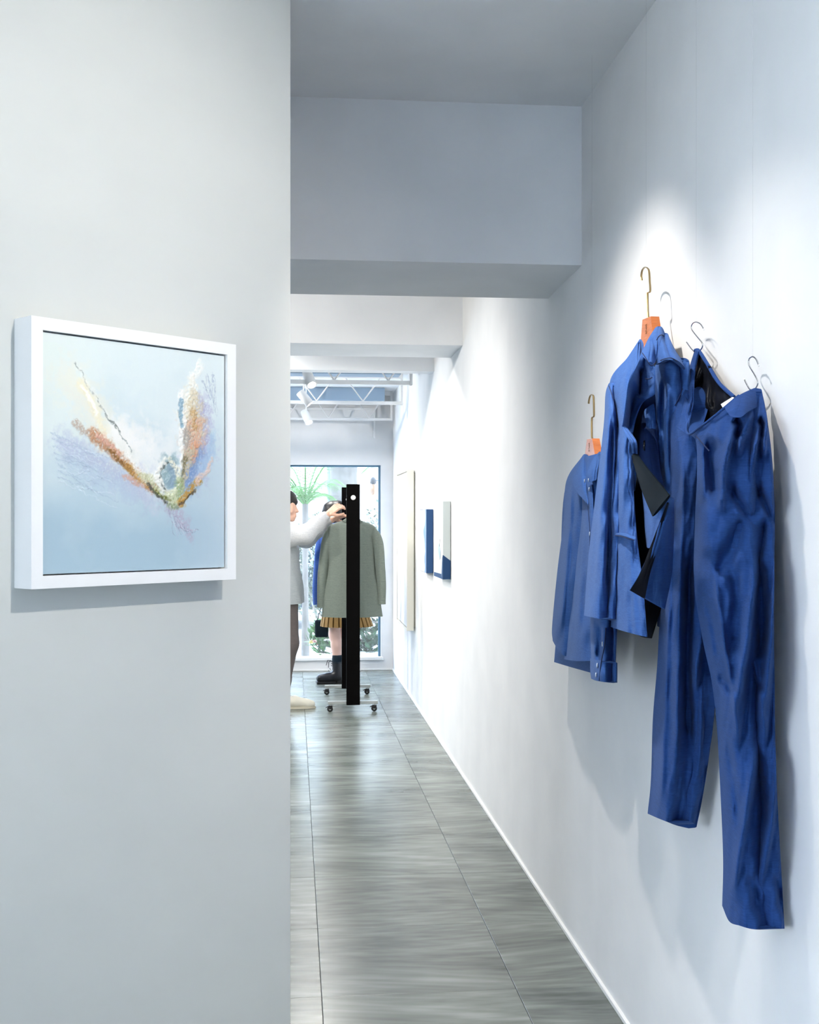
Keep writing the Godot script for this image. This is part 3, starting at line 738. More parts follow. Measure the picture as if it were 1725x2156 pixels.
func build_trousers() -> void:
	off_k = 0.7
	var o := thing("trousers", G(1530, 830, 0.06), "blue wool trousers hung by the waistband from two S-hooks", "trousers")
	panel("lining", M.lining, o, [1471, 740, 0.03, 1489, 766, 0.032, 1515, 807, 0.032, 1547, 837, 0.03,
		1462, 790, 0.05, 1480, 806, 0.04, 1512, 832, 0.035, 1556, 850, 0.03,
		1453, 860, 0.07, 1472, 860, 0.05, 1510, 862, 0.045, 1560, 866, 0.03,
		1452, 915, 0.09, 1475, 920, 0.07, 1512, 918, 0.055, 1566, 905, 0.03,
		1462, 1010, 0.09, 1485, 1010, 0.08, 1520, 1008, 0.06, 1580, 1000, 0.03], 4, 18, 26, 0.003, [], 0.012, 51)
	cord("back_waistband", M.trouser, o, [1464, 738, 0.036, 1472, 739, 0.032, 1489, 765, 0.034, 1514, 806, 0.034, 1546, 836, 0.032], 0.0042, 24, 8)
	panel("sewn_label", M.white, o, [1518, 851, 0.05, 1542, 836, 0.045, 1522, 858, 0.052, 1547, 842, 0.047], 2, 4, 3, 0.001)
	panel("side_panel", M.trouser, o, [1463, 737, 0.036, 1466, 737, 0.042, 1469, 740, 0.042,
		1450, 779, 0.055, 1455, 781, 0.068, 1460, 786, 0.066,
		1440, 812, 0.075, 1450, 818, 0.10, 1458, 828, 0.095,
		1432, 838, 0.09, 1444, 848, 0.12, 1457, 858, 0.115,
		1420, 862, 0.105, 1434, 876, 0.135, 1450, 890, 0.135,
		1408, 884, 0.115, 1426, 900, 0.148, 1448, 914, 0.15], 3, 14, 36, 0.006, [[v2([1452, 790, 1446, 815, 1452, 850]), -0.02, 4], [v2([1458, 800, 1456, 840, 1446, 880]), 0.012, 3]], 0.003, 53)
	panel("leg", M.trouser, o, [1437, 806, 0.075, 1441, 815, 0.09, 1447, 830, 0.10, 1452, 850, 0.105, 1456, 868, 0.10,
		1404, 870, 0.105, 1416, 880, 0.135, 1428, 892, 0.145, 1440, 904, 0.15, 1454, 914, 0.145,
		1407, 960, 0.115, 1422, 965, 0.15, 1437, 968, 0.158, 1452, 970, 0.145, 1470, 972, 0.12,
		1410, 1060, 0.122, 1425, 1062, 0.152, 1442, 1064, 0.16, 1458, 1064, 0.142, 1478, 1064, 0.11,
		1408, 1180, 0.125, 1425, 1184, 0.155, 1443, 1186, 0.158, 1462, 1186, 0.13, 1486, 1186, 0.09,
		1391, 1291, 0.125, 1412, 1294, 0.157, 1434, 1297, 0.155, 1460, 1297, 0.12, 1490, 1297, 0.08,
		1384, 1403, 0.125, 1408, 1406, 0.157, 1432, 1408, 0.155, 1462, 1408, 0.115, 1495, 1405, 0.07,
		1375, 1514, 0.125, 1400, 1518, 0.157, 1425, 1520, 0.155, 1455, 1520, 0.11, 1488, 1518, 0.065,
		1371, 1640, 0.125, 1393, 1648, 0.157, 1416, 1652, 0.155, 1440, 1656, 0.108, 1468, 1648, 0.065,
		1364, 1713, 0.125, 1384, 1722, 0.157, 1404, 1730, 0.155, 1425, 1738, 0.11, 1450, 1744, 0.07], 5, 34, 110, 0.05, [[v2([1420, 1000, 1412, 1180, 1405, 1400, 1397, 1600, 1393, 1728]), 0.014, 9, 5], [v2([1440, 960, 1437, 1100, 1430, 1240]), 0.012, 7, 5], [v2([1404, 960, 1412, 1060, 1420, 1150]), -0.008, 8], [v2([1455, 1130, 1450, 1290, 1447, 1440, 1452, 1600]), -0.03, 11], [v2([1438, 1140, 1430, 1300, 1427, 1480, 1422, 1640]), 0.012, 8], [v2([1480, 1330, 1470, 1390, 1464, 1460]), 0.02, 7]], 0.003, 57)
	panel("leg", M.trouser, o, [1451, 913, 0.155, 1470, 901, 0.162, 1490, 887, 0.16, 1522, 862, 0.145, 1556, 833, 0.09, 1590, 817, 0.035,
		1466, 932, 0.155, 1484, 936, 0.175, 1505, 930, 0.175, 1535, 905, 0.15, 1568, 882, 0.105, 1598, 868, 0.04,
		1468, 1000, 0.15, 1486, 1008, 0.178, 1510, 1008, 0.172, 1545, 990, 0.15, 1580, 975, 0.11, 1608, 960, 0.035,
		1464, 1090, 0.15, 1484, 1096, 0.19, 1510, 1098, 0.185, 1548, 1090, 0.15, 1584, 1080, 0.11, 1615, 1070, 0.03,
		1462, 1228, 0.14, 1484, 1234, 0.175, 1512, 1236, 0.178, 1550, 1236, 0.152, 1585, 1232, 0.10, 1611, 1228, 0.03,
		1480, 1347, 0.125, 1499, 1350, 0.158, 1524, 1352, 0.162, 1556, 1352, 0.145, 1586, 1350, 0.10, 1608, 1347, 0.03,
		1499, 1436, 0.12, 1515, 1440, 0.147, 1536, 1442, 0.155, 1562, 1442, 0.14, 1588, 1440, 0.095, 1607, 1436, 0.03,
		1510, 1536, 0.115, 1525, 1540, 0.14, 1544, 1542, 0.15, 1566, 1542, 0.135, 1589, 1540, 0.09, 1608, 1536, 0.03,
		1518, 1681, 0.11, 1532, 1686, 0.135, 1551, 1688, 0.145, 1572, 1688, 0.125, 1594, 1685, 0.085, 1612, 1681, 0.03,
		1523, 1811, 0.105, 1537, 1818, 0.13, 1556, 1822, 0.14, 1578, 1822, 0.12, 1601, 1818, 0.08, 1620, 1811, 0.025,
		1521, 1907, 0.105, 1536, 1940, 0.13, 1558, 1949, 0.135, 1583, 1956, 0.115, 1608, 1957, 0.075, 1631, 1953, 0.025], 6, 48, 150, 0.05, [
			[v2([1551, 885, 1536, 935, 1524, 990, 1520, 1040, 1521, 1090]), 0.03, 9, 6],
			[v2([1500, 915, 1498, 960, 1503, 1010, 1510, 1060]), -0.035, 14],
			[v2([1482, 920, 1478, 970, 1482, 1030, 1470, 1070]), 0.012, 7],
			[v2([1478, 1060, 1486, 1110, 1492, 1180]), 0.016, 20],
			[v2([1505, 1215, 1528, 1185, 1550, 1130, 1572, 1080]), -0.022, 15],
			[v2([1534, 1010, 1552, 1050, 1575, 1085, 1596, 1105]), -0.018, 10],
			[v2([1587, 1140, 1588, 1228, 1576, 1330, 1562, 1421, 1540, 1540]), 0.026, 9, 7],
			[v2([1545, 1170, 1552, 1290, 1545, 1400]), -0.022, 15],
			[v2([1503, 1187, 1513, 1260, 1525, 1350, 1547, 1477, 1558, 1590]), 0.012, 5],
			[v2([1488, 1260, 1504, 1330, 1512, 1390]), -0.014, 8],
			[v2([1512, 1420, 1530, 1440, 1545, 1462]), -0.018, 9],
			[v2([1582, 1370, 1578, 1460, 1566, 1540, 1552, 1620]), -0.014, 9],
			[v2([1592, 1556, 1585, 1620, 1570, 1720, 1552, 1830, 1540, 1900]), 0.02, 8, 7],
			[v2([1530, 1550, 1545, 1640, 1558, 1760]), -0.012, 9],
			[v2([1575, 1840, 1590, 1880, 1605, 1940]), -0.014, 12],
			[v2([1588, 862, 1573, 895, 1560, 930, 1556, 965]), 0.02, 6],
			[v2([1545, 880, 1560, 895, 1548, 930]), -0.024, 8],
			[v2([1603, 900, 1600, 1000, 1590, 1120]), -0.012, 9]], 0.003, 61)
	panel("waistband", M.trouser, o, [1526, 858, 0.158, 1542, 844, 0.135, 1560, 830, 0.10, 1588, 817, 0.045,
		1532, 868, 0.166, 1548, 860, 0.145, 1566, 848, 0.108, 1591, 838, 0.05,
		1540, 878, 0.168, 1554, 878, 0.148, 1570, 866, 0.112, 1593, 856, 0.052], 4, 14, 8, 0.004)
	cord("waistband_edge", M.trouser, o, [1452, 873, 0.108, 1447, 893, 0.142, 1446, 908, 0.156, 1453, 914, 0.163, 1470, 902, 0.17, 1490, 888, 0.168, 1522, 862, 0.154, 1556, 833, 0.10], 0.0026, 40, 8)
	cord("side_seam", M.seam, o, [1438, 818, 0.108, 1424, 850, 0.127, 1406, 872, 0.124, 1398, 890, 0.118], 0.0012, 14)
	cord("fly_seam", M.seam, o, [1466, 918, 0.172, 1480, 934, 0.186, 1494, 950, 0.182], 0.0012, 10)
	off_k = 1.0

# ---------------------------------------------------------------- shop fittings
func build_fittings() -> void:
	# shopfront window: thin blue-grey frame, panes, sill
	var fr := mat("5d7f96", 0.4, 0.3)
	var glass := mat("f4fbff", 0.02)
	glass.transparency = BaseMaterial3D.TRANSPARENCY_ALPHA
	glass.albedo_color.a = 0.06
	var w := thing("window_1", Vector3(0, 0, -11.26), "wide shopfront window with a thin blue-grey frame", "")
	w.remove_meta("category")
	w.set_meta("kind", "structure")
	put(boxm(Vector3(FRONT_X, 1.937, -0.02), Vector3(0.83, 1.955, 0.025), 0.002), "head_rail", fr, w)
	put(boxm(Vector3(0.808, 0.115, -0.02), Vector3(0.83, 1.937, 0.02), 0.002), "jamb", fr, w)
	put(boxm(Vector3(FRONT_X, 0.115, -0.02), Vector3(FRONT_X + 0.022, 1.937, 0.02), 0.002), "jamb", fr, w)
	put(boxm(Vector3(-0.93, 0.13, -0.02), Vector3(-0.9, 1.937, 0.02), 0.002), "mullion", fr, w)
	put(boxm(Vector3(FRONT_X, 0.10, -0.06), Vector3(0.85, 0.128, 0.085), 0.003), "window_sill", M.white, w)
	put(boxm(Vector3(-0.9, 0.128, -0.004), Vector3(0.808, 1.937, 0.004)), "pane", glass, w)
	put(boxm(Vector3(FRONT_X + 0.022, 0.128, -0.004), Vector3(-0.93, 1.937, 0.004)), "pane", glass, w)
	var w2 := thing("window_2", Vector3(-4.12, 0, 0), "wide unseen window added beside the viewer for light, opposite the garments", "")  # added, out of view: lets cool sky light onto ceiling, beam and long wall
	w2.remove_meta("category")
	w2.set_meta("kind", "structure")
	put(boxm(Vector3(-0.004, SIDE_Y0, SIDE_Z1), Vector3(0.004, SIDE_Y1, SIDE_Z0)), "pane", glass, w2)
	put(boxm(Vector3(-0.05, SIDE_Y0 - 0.03, SIDE_Z1), Vector3(0.05, SIDE_Y0, SIDE_Z0), 0.003), "window_sill", M.white, w2)
	# corner pipe and cable duct on the end wall
	var duct := thing("cable_duct", Vector3(0, 0, -11.198), "slim white cable duct running along and down the end wall", "duct")
	var dp := func(a: Vector2, b: Vector2): return boxm(Vector3(a.x, a.y, 0.0), Vector3(b.x, b.y, 0.02), 0.002)
	put(dp.call(Vector2(-4.0, 2.478), Vector2(0.775, 2.498)), "horizontal_run", M.white_metal, duct)
	put(dp.call(Vector2(0.757, 2.21), Vector2(0.775, 2.478)), "drop_pipe", M.white_metal, duct)
	# blue-grey steel channels against the shop ceiling
	var steel := mat("8fa5bb", 0.6)
	for a in [[8.75, 8.95, 0.80], [10.72, 10.92, 0.83]]:
		var c := put(boxm(Vector3(-4.05, 2.52, -a[0]), Vector3(a[2], 2.64, -a[1]), 0.004), "ceiling_channel", steel)
		tag(c, ["blue-grey steel channel on the shop ceiling behind the first truss", "blue-grey steel channel on the shop ceiling behind the second truss"][0 if a[0] < 9 else 1], "channel")
	# three light trusses
	joist(8.27, 2.385, 2.415, 0.835, 0.0, "white steel lattice truss next to the slim ceiling beam")
	joist(9.70, 2.385, 2.412, 0.90, 0.16, "middle white steel lattice truss under the shop ceiling")
	joist(11.02, 2.365, 2.385, 0.925, 0.05, "white steel lattice truss beside the end wall")
	# spotlight heads on the trusses
	var white := Color(1.0, 0.985, 0.96)
	var h := "spotlights of the shop room"
	var a1 := P(657, 811, 8.22)
	spot_head(a1, a1 + Vector3(0.35, -1.0, 0.75), SHOP * 1.0, white, 50.0, "white spotlight on the truss next to the slim ceiling beam, glowing towards the passage", h, 2.64, 0.03, 9.0)
	var a2 := P(653, 851, 9.55)
	spot_head(a2, a2 + Vector3(0.8, -0.95, 0.1), SHOP * 1.0, white, 50.0, "white spotlight on the middle truss, tilted away towards the long wall", h, 2.64, 0.03, 9.0)
	var a3 := P(651, 890, 10.5)
	spot_head(a3, a3 + Vector3(0.4, -1.0, 0.6), SHOP * 1.0, white, 50.0, "white spotlight between the middle truss and the end wall", h, 2.64, 0.03, 9.0)
	spot_head(Vector3(-0.35, 2.66, -5.45), Vector3(0.946, 0.8, -5.9), SHOP * 0.8, white, 60.0, "white spotlight on the ceiling between the two wide beams", h, 2.8)
	spot_head(Vector3(0.1, 2.66, -7.5), Vector3(0.946, 0.9, -7.5), SHOP * 0.45, white, 60.0, "white spotlight aimed at the two small blue and white canvases", h, 2.8)
	spot_head(Vector3(-1.5, 2.66, -5.4), Vector3(0.9, 0.5, -7.0), SHOP * 2.2, white, 64.0, "added white fill spotlight, unseen, by the slanted wall, over the wider side of the shop", h, 2.8)  # unseen head added as general fill for the shop
	spot_head(Vector3(-1.5, 2.5, -9.2), Vector3(0.9, 0.9, -10.2), SHOP * 2.2, white, 64.0, "added white fill spotlight, unseen, by the shopfront window, over the wider side of the shop", h, 2.64)  # added out of view to fill the long wall and end wall
	spot_head(Vector3(-2.8, 2.66, -7.5), Vector3(0.9, 0.9, -8.2), SHOP * 2.6, white, 60.0, "added white fill spotlight, unseen, near the side wall, over the wider side of the shop", h, 2.8)  # another unseen fill head, added for even light on the long wall
	spot_head(Vector3(-0.6, 2.66, -7.45), Vector3(0.2, 0.0, -8.6), SHOP * 1.6, white, 64.0, "added white fill spotlight, unseen, between the second beam and the slim beam, over the rack", h, 2.8)  # added hidden head, fills the floor and rack

func joist(wz: float, y0: float, y1: float, xe: float, phase: float, label: String) -> void:
	var o := thing("roof_truss", Vector3(0, y0, -wz), label, "truss")
	put(boxm(Vector3(-4.05, 0, -0.014), Vector3(xe, y1 - y0, 0.014), 0.002), "lower_chord", M.white_metal, o)
	put(boxm(Vector3(-4.05, 2.6 - y0, -0.014), Vector3(xe, 2.64 - y0, 0.014), 0.002), "upper_chord", M.white_metal, o)
	put(boxm(Vector3(xe - 0.02, 0, -0.02), Vector3(xe, 2.64 - y0, 0.02), 0.002), "end_plate", M.white_metal, o)
	var x := xe - 0.17 - phase
	while x > -3.9:
		put(tubem([Vector3(x, y1 - y0, 0), Vector3(x + 0.15, 2.61 - y0, 0)], 0.006, 6), "web_bar", M.white_metal, o)
		put(tubem([Vector3(x, y1 - y0, 0), Vector3(x - 0.15, 2.61 - y0, 0)], 0.006, 6), "web_bar", M.white_metal, o)
		x -= 0.38

# ---------------------------------------------------------------- canvases
func build_canvases() -> void:
	var cream := mat("e6e4d9", 0.7)
	var dark := mat("151515", 0.9)
	var o := thing("large_canvas", Vector3(WALL_X, 0.57, -9.13), "tall pale canvas in a cream floater frame on the long wall", "painting")
	var H := 1.259; var L := 0.92
	put(boxm(Vector3(-0.012, 0.03, -L + 0.03), Vector3(0.0, H - 0.03, -0.03)), "wall_batten", cream, o)
	var f := st()
	box(f, Vector3(-0.066, 0, -0.012), Vector3(-0.012, H, 0), 0.001)
	box(f, Vector3(-0.066, 0, -L), Vector3(-0.012, H, -L + 0.012), 0.001)
	box(f, Vector3(-0.066, 0, -L + 0.012), Vector3(-0.012, 0.012, -0.012), 0.001)
	box(f, Vector3(-0.066, H - 0.012, -L + 0.012), Vector3(-0.012, H, -0.012), 0.001)
	put(done(f), "floater_frame", cream, o)
	put(boxm(Vector3(-0.02, 0.012, -L + 0.012), Vector3(-0.014, H - 0.012, -0.012)), "backing_board", cream, o)
	var pale := mat("ffffff", 0.75)
	pale.albedo_texture = streak_tex(256, 256, 0.35, 16.0, Color("cfd3dc"), Color("fbf9f2"), 91, 0.65)
	pale.uv1_triplanar = true
	pale.uv1_scale = Vector3(0.9, 0.9, 0.9)
	put(boxm(Vector3(-0.06, 0.022, -L + 0.022), Vector3(-0.02, H - 0.022, -0.022), 0.002), "canvas", pale, o)
	# two small blue and white canvases; the paint runs round their edges
	var white := mat("eef0ee", 0.7)
	var edge := mat("d4dcdc", 0.7)
	var blue := mat("1f4f80", 0.65)
	blue.albedo_texture = noise_tex(0.02, 256, Color(0.75, 0.8, 0.85), Color.WHITE, 3, 8)
	var sky_blue := mat("7f9cc0", 0.65)
	var a := thing("small_canvas", Vector3(WALL_X, 1.077, -7.04), "small white canvas with a blue lower corner and a hanging tag", "painting", "small blue and white canvases")
	var h := 0.472; var l := 0.45; var t := 0.05
	put(boxm(Vector3(-t + 0.001, 0, -l), Vector3(-0.003, h, -0.001), 0.0015), "canvas", edge, a)
	put(boxm(Vector3(-t, 0.003, -l + 0.003), Vector3(-t + 0.002, h - 0.003, -0.003)), "front_face", white, a)
	var s := st()
	s.set_smooth_group(-1)
	quad(s, Vector3(-t, 0.0, 0.0), Vector3(-0.003, 0.0, 0.0), Vector3(-0.003, 0.112, 0.0), Vector3(-t, 0.148, 0.0))
	quad(s, Vector3(-t - 0.0006, 0.0, -0.075), Vector3(-t - 0.0006, 0.0, 0.0), Vector3(-t - 0.0006, 0.148, 0.0), Vector3(-t - 0.0006, 0.13, -0.03))
	quad(s, Vector3(-t - 0.0006, 0.0, -l), Vector3(-t - 0.0006, 0.0, -0.075), Vector3(-t - 0.0006, 0.03, -0.075), Vector3(-t - 0.0006, 0.026, -l))
	put(done(s), "blue_paint", blue, a)
	var tg := st()
	prism(tg, Basis(Vector3.RIGHT, 0.5), Vector3(-t - 0.002, 0.165, -0.16), Vector3(0.001, 0.03, 0.055), 0.0)
	put(done(tg), "tag", mat("a5bac9", 0.7), a)
	put(tubem([Vector3(-t - 0.002, 0.195, -0.15), Vector3(-t - 0.001, 0.24, -0.14)], 0.001, 5), "tag_string", dark, a)
	var b := thing("small_canvas", Vector3(WALL_X, 1.074, -7.93), "small white canvas with solid blue sides and a ragged blue border", "painting", "small blue and white canvases")
	h = 0.433; l = 0.42
	put(boxm(Vector3(-t + 0.001, 0, -l), Vector3(-0.003, h, 0), 0.0015), "canvas", blue, b)
	put(boxm(Vector3(-t, 0.003, -l + 0.003), Vector3(-t + 0.002, h - 0.003, -0.003)), "front_face", white, b)
	s = st()
	s.set_smooth_group(-1)
	var zz := -0.11
	for k in 12:
		var y0 := h * k / 12.0; var y1 := h * (k + 1) / 12.0
		var z1 := -0.075 - 0.055 * sin(k * 1.1) * (0.5 + 0.5 * sin(k * 0.37)) - (0.07 if k > 3 and k < 8 else 0.0)
		quad(s, Vector3(-t - 0.0006, y0, zz), Vector3(-t - 0.0006, y0, 0), Vector3(-t - 0.0006, y1, 0), Vector3(-t - 0.0006, y1, z1))
		zz = z1
	put(done(s), "blue_paint", sky_blue, b)

# ---------------------------------------------------------------- the framed relief painting
const ART := 512
var art_c := PackedColorArray()
var art_h := PackedFloat32Array()
func art_point(cx: float, cy: float) -> Vector2:        # measured on a flat crop of the painting
	var u := (cx - 273.0) / 1257.0
	u = u * (1.0 + 0.16 * (1.0 - u))                      # undo the foreshortening
	var top := 148.0 + 0.135 * (cx - 273.0); var bot := 1833.0 - 0.05 * (cx - 273.0)
	return Vector2(clampf(u, 0, 1), (cy - top) / (bot - top)) * ART
func art_stroke(flat: Array, w0: float, w1: float, c: Color, alpha: float, lift: float, grain: float, sd: int, soft := 0.6) -> void:
	var pts := []
	for k in flat.size() / 2: pts.append(art_point(flat[2 * k], flat[2 * k + 1]))
	var nz := FastNoiseLite.new()
	nz.seed = sd
	nz.frequency = 0.03
	nz.fractal_octaves = 4
	var wm := maxf(w0, w1) * 1.6 + 2.0
	var lo := Vector2(1e9, 1e9); var hi := Vector2(-1e9, -1e9)
	for p in pts:
		lo = lo.min(p); hi = hi.max(p)
	for y in range(maxi(0, int(lo.y - wm)), mini(ART - 1, int(hi.y + wm)) + 1):
		for x in range(maxi(0, int(lo.x - wm)), mini(ART - 1, int(hi.x + wm)) + 1):
			var p := Vector2(x + 7.0 * nz.get_noise_2d(x * 0.9, y * 0.9 + 500.0) + 2.5 * nz.get_noise_2d(x * 3.0 + 90.0, y * 3.0), y + 7.0 * nz.get_noise_2d(x * 0.9 + 700.0, y * 0.9) + 2.5 * nz.get_noise_2d(x * 3.0, y * 3.0 + 40.0))
			var best := 1e9
			var along := 0.0
			for i in pts.size() - 1:
				var a: Vector2 = pts[i]; var ab: Vector2 = pts[i + 1] - a
				var t := clampf((p - a).dot(ab) / ab.length_squared(), 0, 1)
				var d := p.distance_squared_to(a + ab * t)
				if d < best:
					best = d
					along = (i + t) / (pts.size() - 1)
			best = sqrt(best)
			var w := lerpf(w0, w1, along) * (1.0 + 0.9 * nz.get_noise_2d(x, y))
			if best > w * 1.5: continue
			var n2 := nz.get_noise_2d(x * 4.0 + 300.0, y * 4.0)
			var k := clampf(1.0 - smoothstep(w * (1.0 - soft), w * 1.4, best), 0, 1)
			k *= clampf(1.0 + grain * n2 * 2.2, 0, 1)
			var at := y * ART + x
			art_c[at] = art_c[at].lerp(c, k * alpha)
			art_h[at] += lift * k * (0.65 + 1.4 * n2)
func build_painting() -> void:
	art_c.resize(ART * ART)
	art_h.resize(ART * ART)
	var nz := FastNoiseLite.new()
	nz.seed = 5
	nz.frequency = 0.006
	var nf := FastNoiseLite.new()
	nf.seed = 9
	nf.frequency = 0.35
	for y in ART:
		for x in ART:
			var v := float(y) / ART; var u := float(x) / ART
			var n := nz.get_noise_2d(x, y)
			var c := Color("dbe5e5").lerp(Color("aac2cf"), clampf(smoothstep(0.25, 0.95, v) + n * 0.25, 0, 1))
			c = c.lerp(Color("e2e9df"), 0.6 * smoothstep(0.45, 0.0, Vector2(u - 0.05, v - 0.15).length()))
			c = c.lerp(Color("c2d0da"), 0.5 * smoothstep(0.6, 1.0, u) * smoothstep(0.15, 0.6, v))
			art_c[y * ART + x] = c
			art_h[y * ART + x] = 0.04 * nf.get_noise_2d(x, y)
	# soft grounds
	art_stroke([420, 480, 520, 640, 640, 860, 760, 980], 46, 60, Color("e9e6d6"), 0.75, 0.0, 0.1, 1, 1.0)
	art_stroke([700, 830, 880, 940, 980, 1040], 40, 75, Color("f4f1ec"), 0.9, 0.02, 0.1, 2, 1.0)
	art_stroke([980, 1040, 1120, 860, 1190, 560], 60, 20, Color("e4e9e8"), 0.7, 0.0, 0.1, 3, 1.0)
	art_stroke([400, 930, 560, 1040, 720, 1140, 860, 1230], 34, 44, Color("a9aecb"), 0.6, 0.05, 0.6, 4, 1.0)
	art_stroke([420, 1050, 620, 1180, 800, 1280], 26, 30, Color("b4c6d6"), 0.6, 0.05, 0.6, 5, 1.0)
	art_stroke([1330, 640, 1350, 800, 1340, 960, 1260, 1100], 26, 40, Color("a9a6c6"), 0.8, 0.08, 0.7, 6, 0.9)
	art_stroke([1290, 1000, 1250, 1100, 1200, 1200], 26, 26, Color("6f8fbd"), 0.8, 0.08, 0.6, 7, 0.9)
	art_stroke([1420, 880, 1400, 990, 1330, 1080], 16, 22, Color("a3c1d8"), 0.7, 0.05, 0.5, 8, 0.9)
	art_stroke([1060, 1330, 1130, 1400, 1190, 1490, 1240, 1560], 30, 14, Color("b3abbf"), 0.7, 0.14, 0.9, 9, 0.9)
	art_stroke([820, 1210, 900, 1290, 960, 1390], 22, 12, Color("c3c8d6"), 0.6, 0.12, 0.9, 10, 0.9)
	# scratched lines in the paint
	for k in 16:
		var t := k / 15.0
		var x0 := 320.0 + 40.0 * t; var y0 := 850.0 + 330.0 * t
		art_stroke([x0, y0, x0 + 130, y0 + 70 + 20 * sin(k * 2.1), x0 + 300 + 60 * sin(k), y0 + 160 + 30 * cos(k * 1.7)], 1.6, 1.1, Color("d5dfe8") if k % 2 else Color("9fb2c6"), 0.45, 0.22, 0.5, 20 + k)
	for k in 9:
		art_stroke([1060 + 14 * k, 1380 + 12 * k, 1090 + 18 * k, 1470 + 8 * k, 1110 + 24 * k, 1560 - 6 * k], 1.8, 1.0, Color("d2cfdb") if k % 2 else Color("8f8ba6"), 0.55, 0.25, 0.8, 40 + k)
	for k in 10:
		art_stroke([1330 + 12 * k, 480 + 50 * sin(k * 1.3), 1352 + 12 * k, 520 + 40 * k * 0.6], 2.5, 1.2, Color("b9c4d2") if k % 2 else Color("9aa7bd"), 0.5, 0.2, 0.9, 60 + k)
	art_stroke([450, 360, 520, 500, 600, 650, 660, 760, 740, 870, 800, 970], 2.2, 2.0, Color("8e9692"), 0.8, -0.25, 0.9, 80)
	art_stroke([600, 650, 660, 750, 725, 840], 1.7, 1.3, Color("6d7470"), 0.8, -0.3, 0.5, 81)
	art_stroke([470, 400, 560, 560, 640, 720], 4.0, 3.0, Color("eef0ea"), 0.5, 0.3, 0.8, 82)
	art_stroke([480, 500, 540, 600, 580, 720, 620, 840], 14, 16, Color("efe6c8"), 0.85, 0.15, 0.4, 83, 0.9)
	art_stroke([500, 540, 550, 640, 575, 700], 6, 5, Color("fdfaf0"), 0.9, 0.2, 0.4, 84)
	# the long brown ridge
	art_stroke([450, 780, 510, 830, 580, 880, 650, 950], 7, 12, Color("b7a494"), 0.85, 0.4, 0.9, 85)
	art_stroke([560, 860, 640, 930, 720, 1020, 800, 1095, 880, 1170, 950, 1235], 15, 12, Color("c08f6c"), 0.95, 0.6, 0.8, 86)
	art_stroke([580, 865, 650, 915, 710, 985], 9, 6, Color("d9a896"), 0.85, 0.3, 0.5, 87)
	art_stroke([650, 960, 720, 1030, 790, 1090], 7, 7, Color("8a5f2c"), 0.9, 0.3, 0.9, 88)
	art_stroke([770, 1090, 840, 1150, 900, 1200], 11, 9, Color("b98a45"), 0.9, 0.35, 0.9, 89)
	art_stroke([760, 1150, 830, 1190, 890, 1210], 9, 6, Color("d3a08c"), 0.7, 0.2, 0.8, 90)
	art_stroke([760, 990, 830, 1090, 900, 1150, 980, 1180], 14, 16, Color("f3f0e8"), 0.85, 0.35, 0.6, 91, 0.9)
	art_stroke([860, 1130, 920, 1170, 960, 1230, 1020, 1270, 1080, 1300], 10, 13, Color("c9cba4"), 0.9, 0.6, 0.8, 92)
	art_stroke([960, 1240, 1010, 1285, 1070, 1305], 6, 6, Color("6e7434"), 0.9, 0.3, 0.7, 93)
	art_stroke([900, 1190, 940, 1240, 990, 1290, 1050, 1320], 3.5, 3.5, Color("4d4f48"), 0.8, -0.5, 0.6, 94)
	# upright wing
	art_stroke([1300, 375, 1262, 450, 1240, 500], 12, 9, Color("f1f2ec"), 0.95, 0.45, 0.5, 95)
	art_stroke([1240, 500, 1225, 570, 1205, 640, 1200, 720], 16, 26, Color("efece0"), 0.95, 0.5, 0.6, 96)
	art_stroke([1250, 620, 1258, 720, 1256, 800], 26, 36, Color("d8cbae"), 0.9, 0.5, 0.8, 97)
	art_stroke([1262, 820, 1262, 900, 1240, 970], 34, 26, Color("d6ab8f"), 0.9, 0.5, 0.7, 98)
	art_stroke([1268, 930, 1250, 990], 12, 10, Color("dd996e"), 0.7, 0.2, 0.7, 99)
	art_stroke([1250, 690, 1262, 760, 1258, 800], 9, 8, Color("c19a62"), 0.7, 0.3, 0.9, 100)
	art_stroke([1180, 820, 1205, 860, 1195, 920], 12, 10, Color("a9a29a"), 0.85, 0.3, 0.7, 101)
	art_stroke([1150, 560, 1165, 650, 1172, 760, 1160, 880, 1165, 980, 1150, 1080], 6, 7, Color("f4f3ee"), 0.9, 0.45, 0.7, 102)
	art_stroke([1160, 620, 1155, 720, 1160, 800], 5, 5, Color("6f96ad"), 0.75, -0.3, 0.3, 103)
	art_stroke([1225, 970, 1200, 1060, 1175, 1150, 1160, 1250], 17, 9, Color("c2b79e"), 0.95, 0.5, 0.9, 104)
	art_stroke([1190, 1010, 1170, 1100, 1160, 1170], 6, 5, Color("6d6544"), 0.8, -0.1, 0.8, 105)
	# stone in the crook and its rim
	art_stroke([1060, 1060, 1062, 1130, 1075, 1190], 26, 24, Color("93adb2"), 0.95, -0.2, 0.4, 106)
	art_stroke([1085, 1080, 1105, 1140, 1090, 1200], 14, 12, Color("8199ab"), 0.8, -0.1, 0.4, 107)
	art_stroke([1045, 1040, 1005, 1100, 1000, 1170, 1040, 1230], 4, 4, Color("5f6a66"), 0.9, -0.4, 0.4, 108)
	art_stroke([1030, 1030, 985, 1100, 985, 1180, 1010, 1240], 8, 9, Color("f2efe6"), 0.85, 0.6, 0.7, 109)
	art_stroke([1060, 1020, 1110, 1060, 1135, 1130, 1140, 1200, 1110, 1250, 1060, 1262], 7, 8, Color("e9e6d2"), 0.9, 0.6, 0.8, 110)
	art_stroke([1160, 1180, 1145, 1240, 1110, 1300], 12, 14, Color("9db07a"), 0.8, 0.5, 0.8, 111)
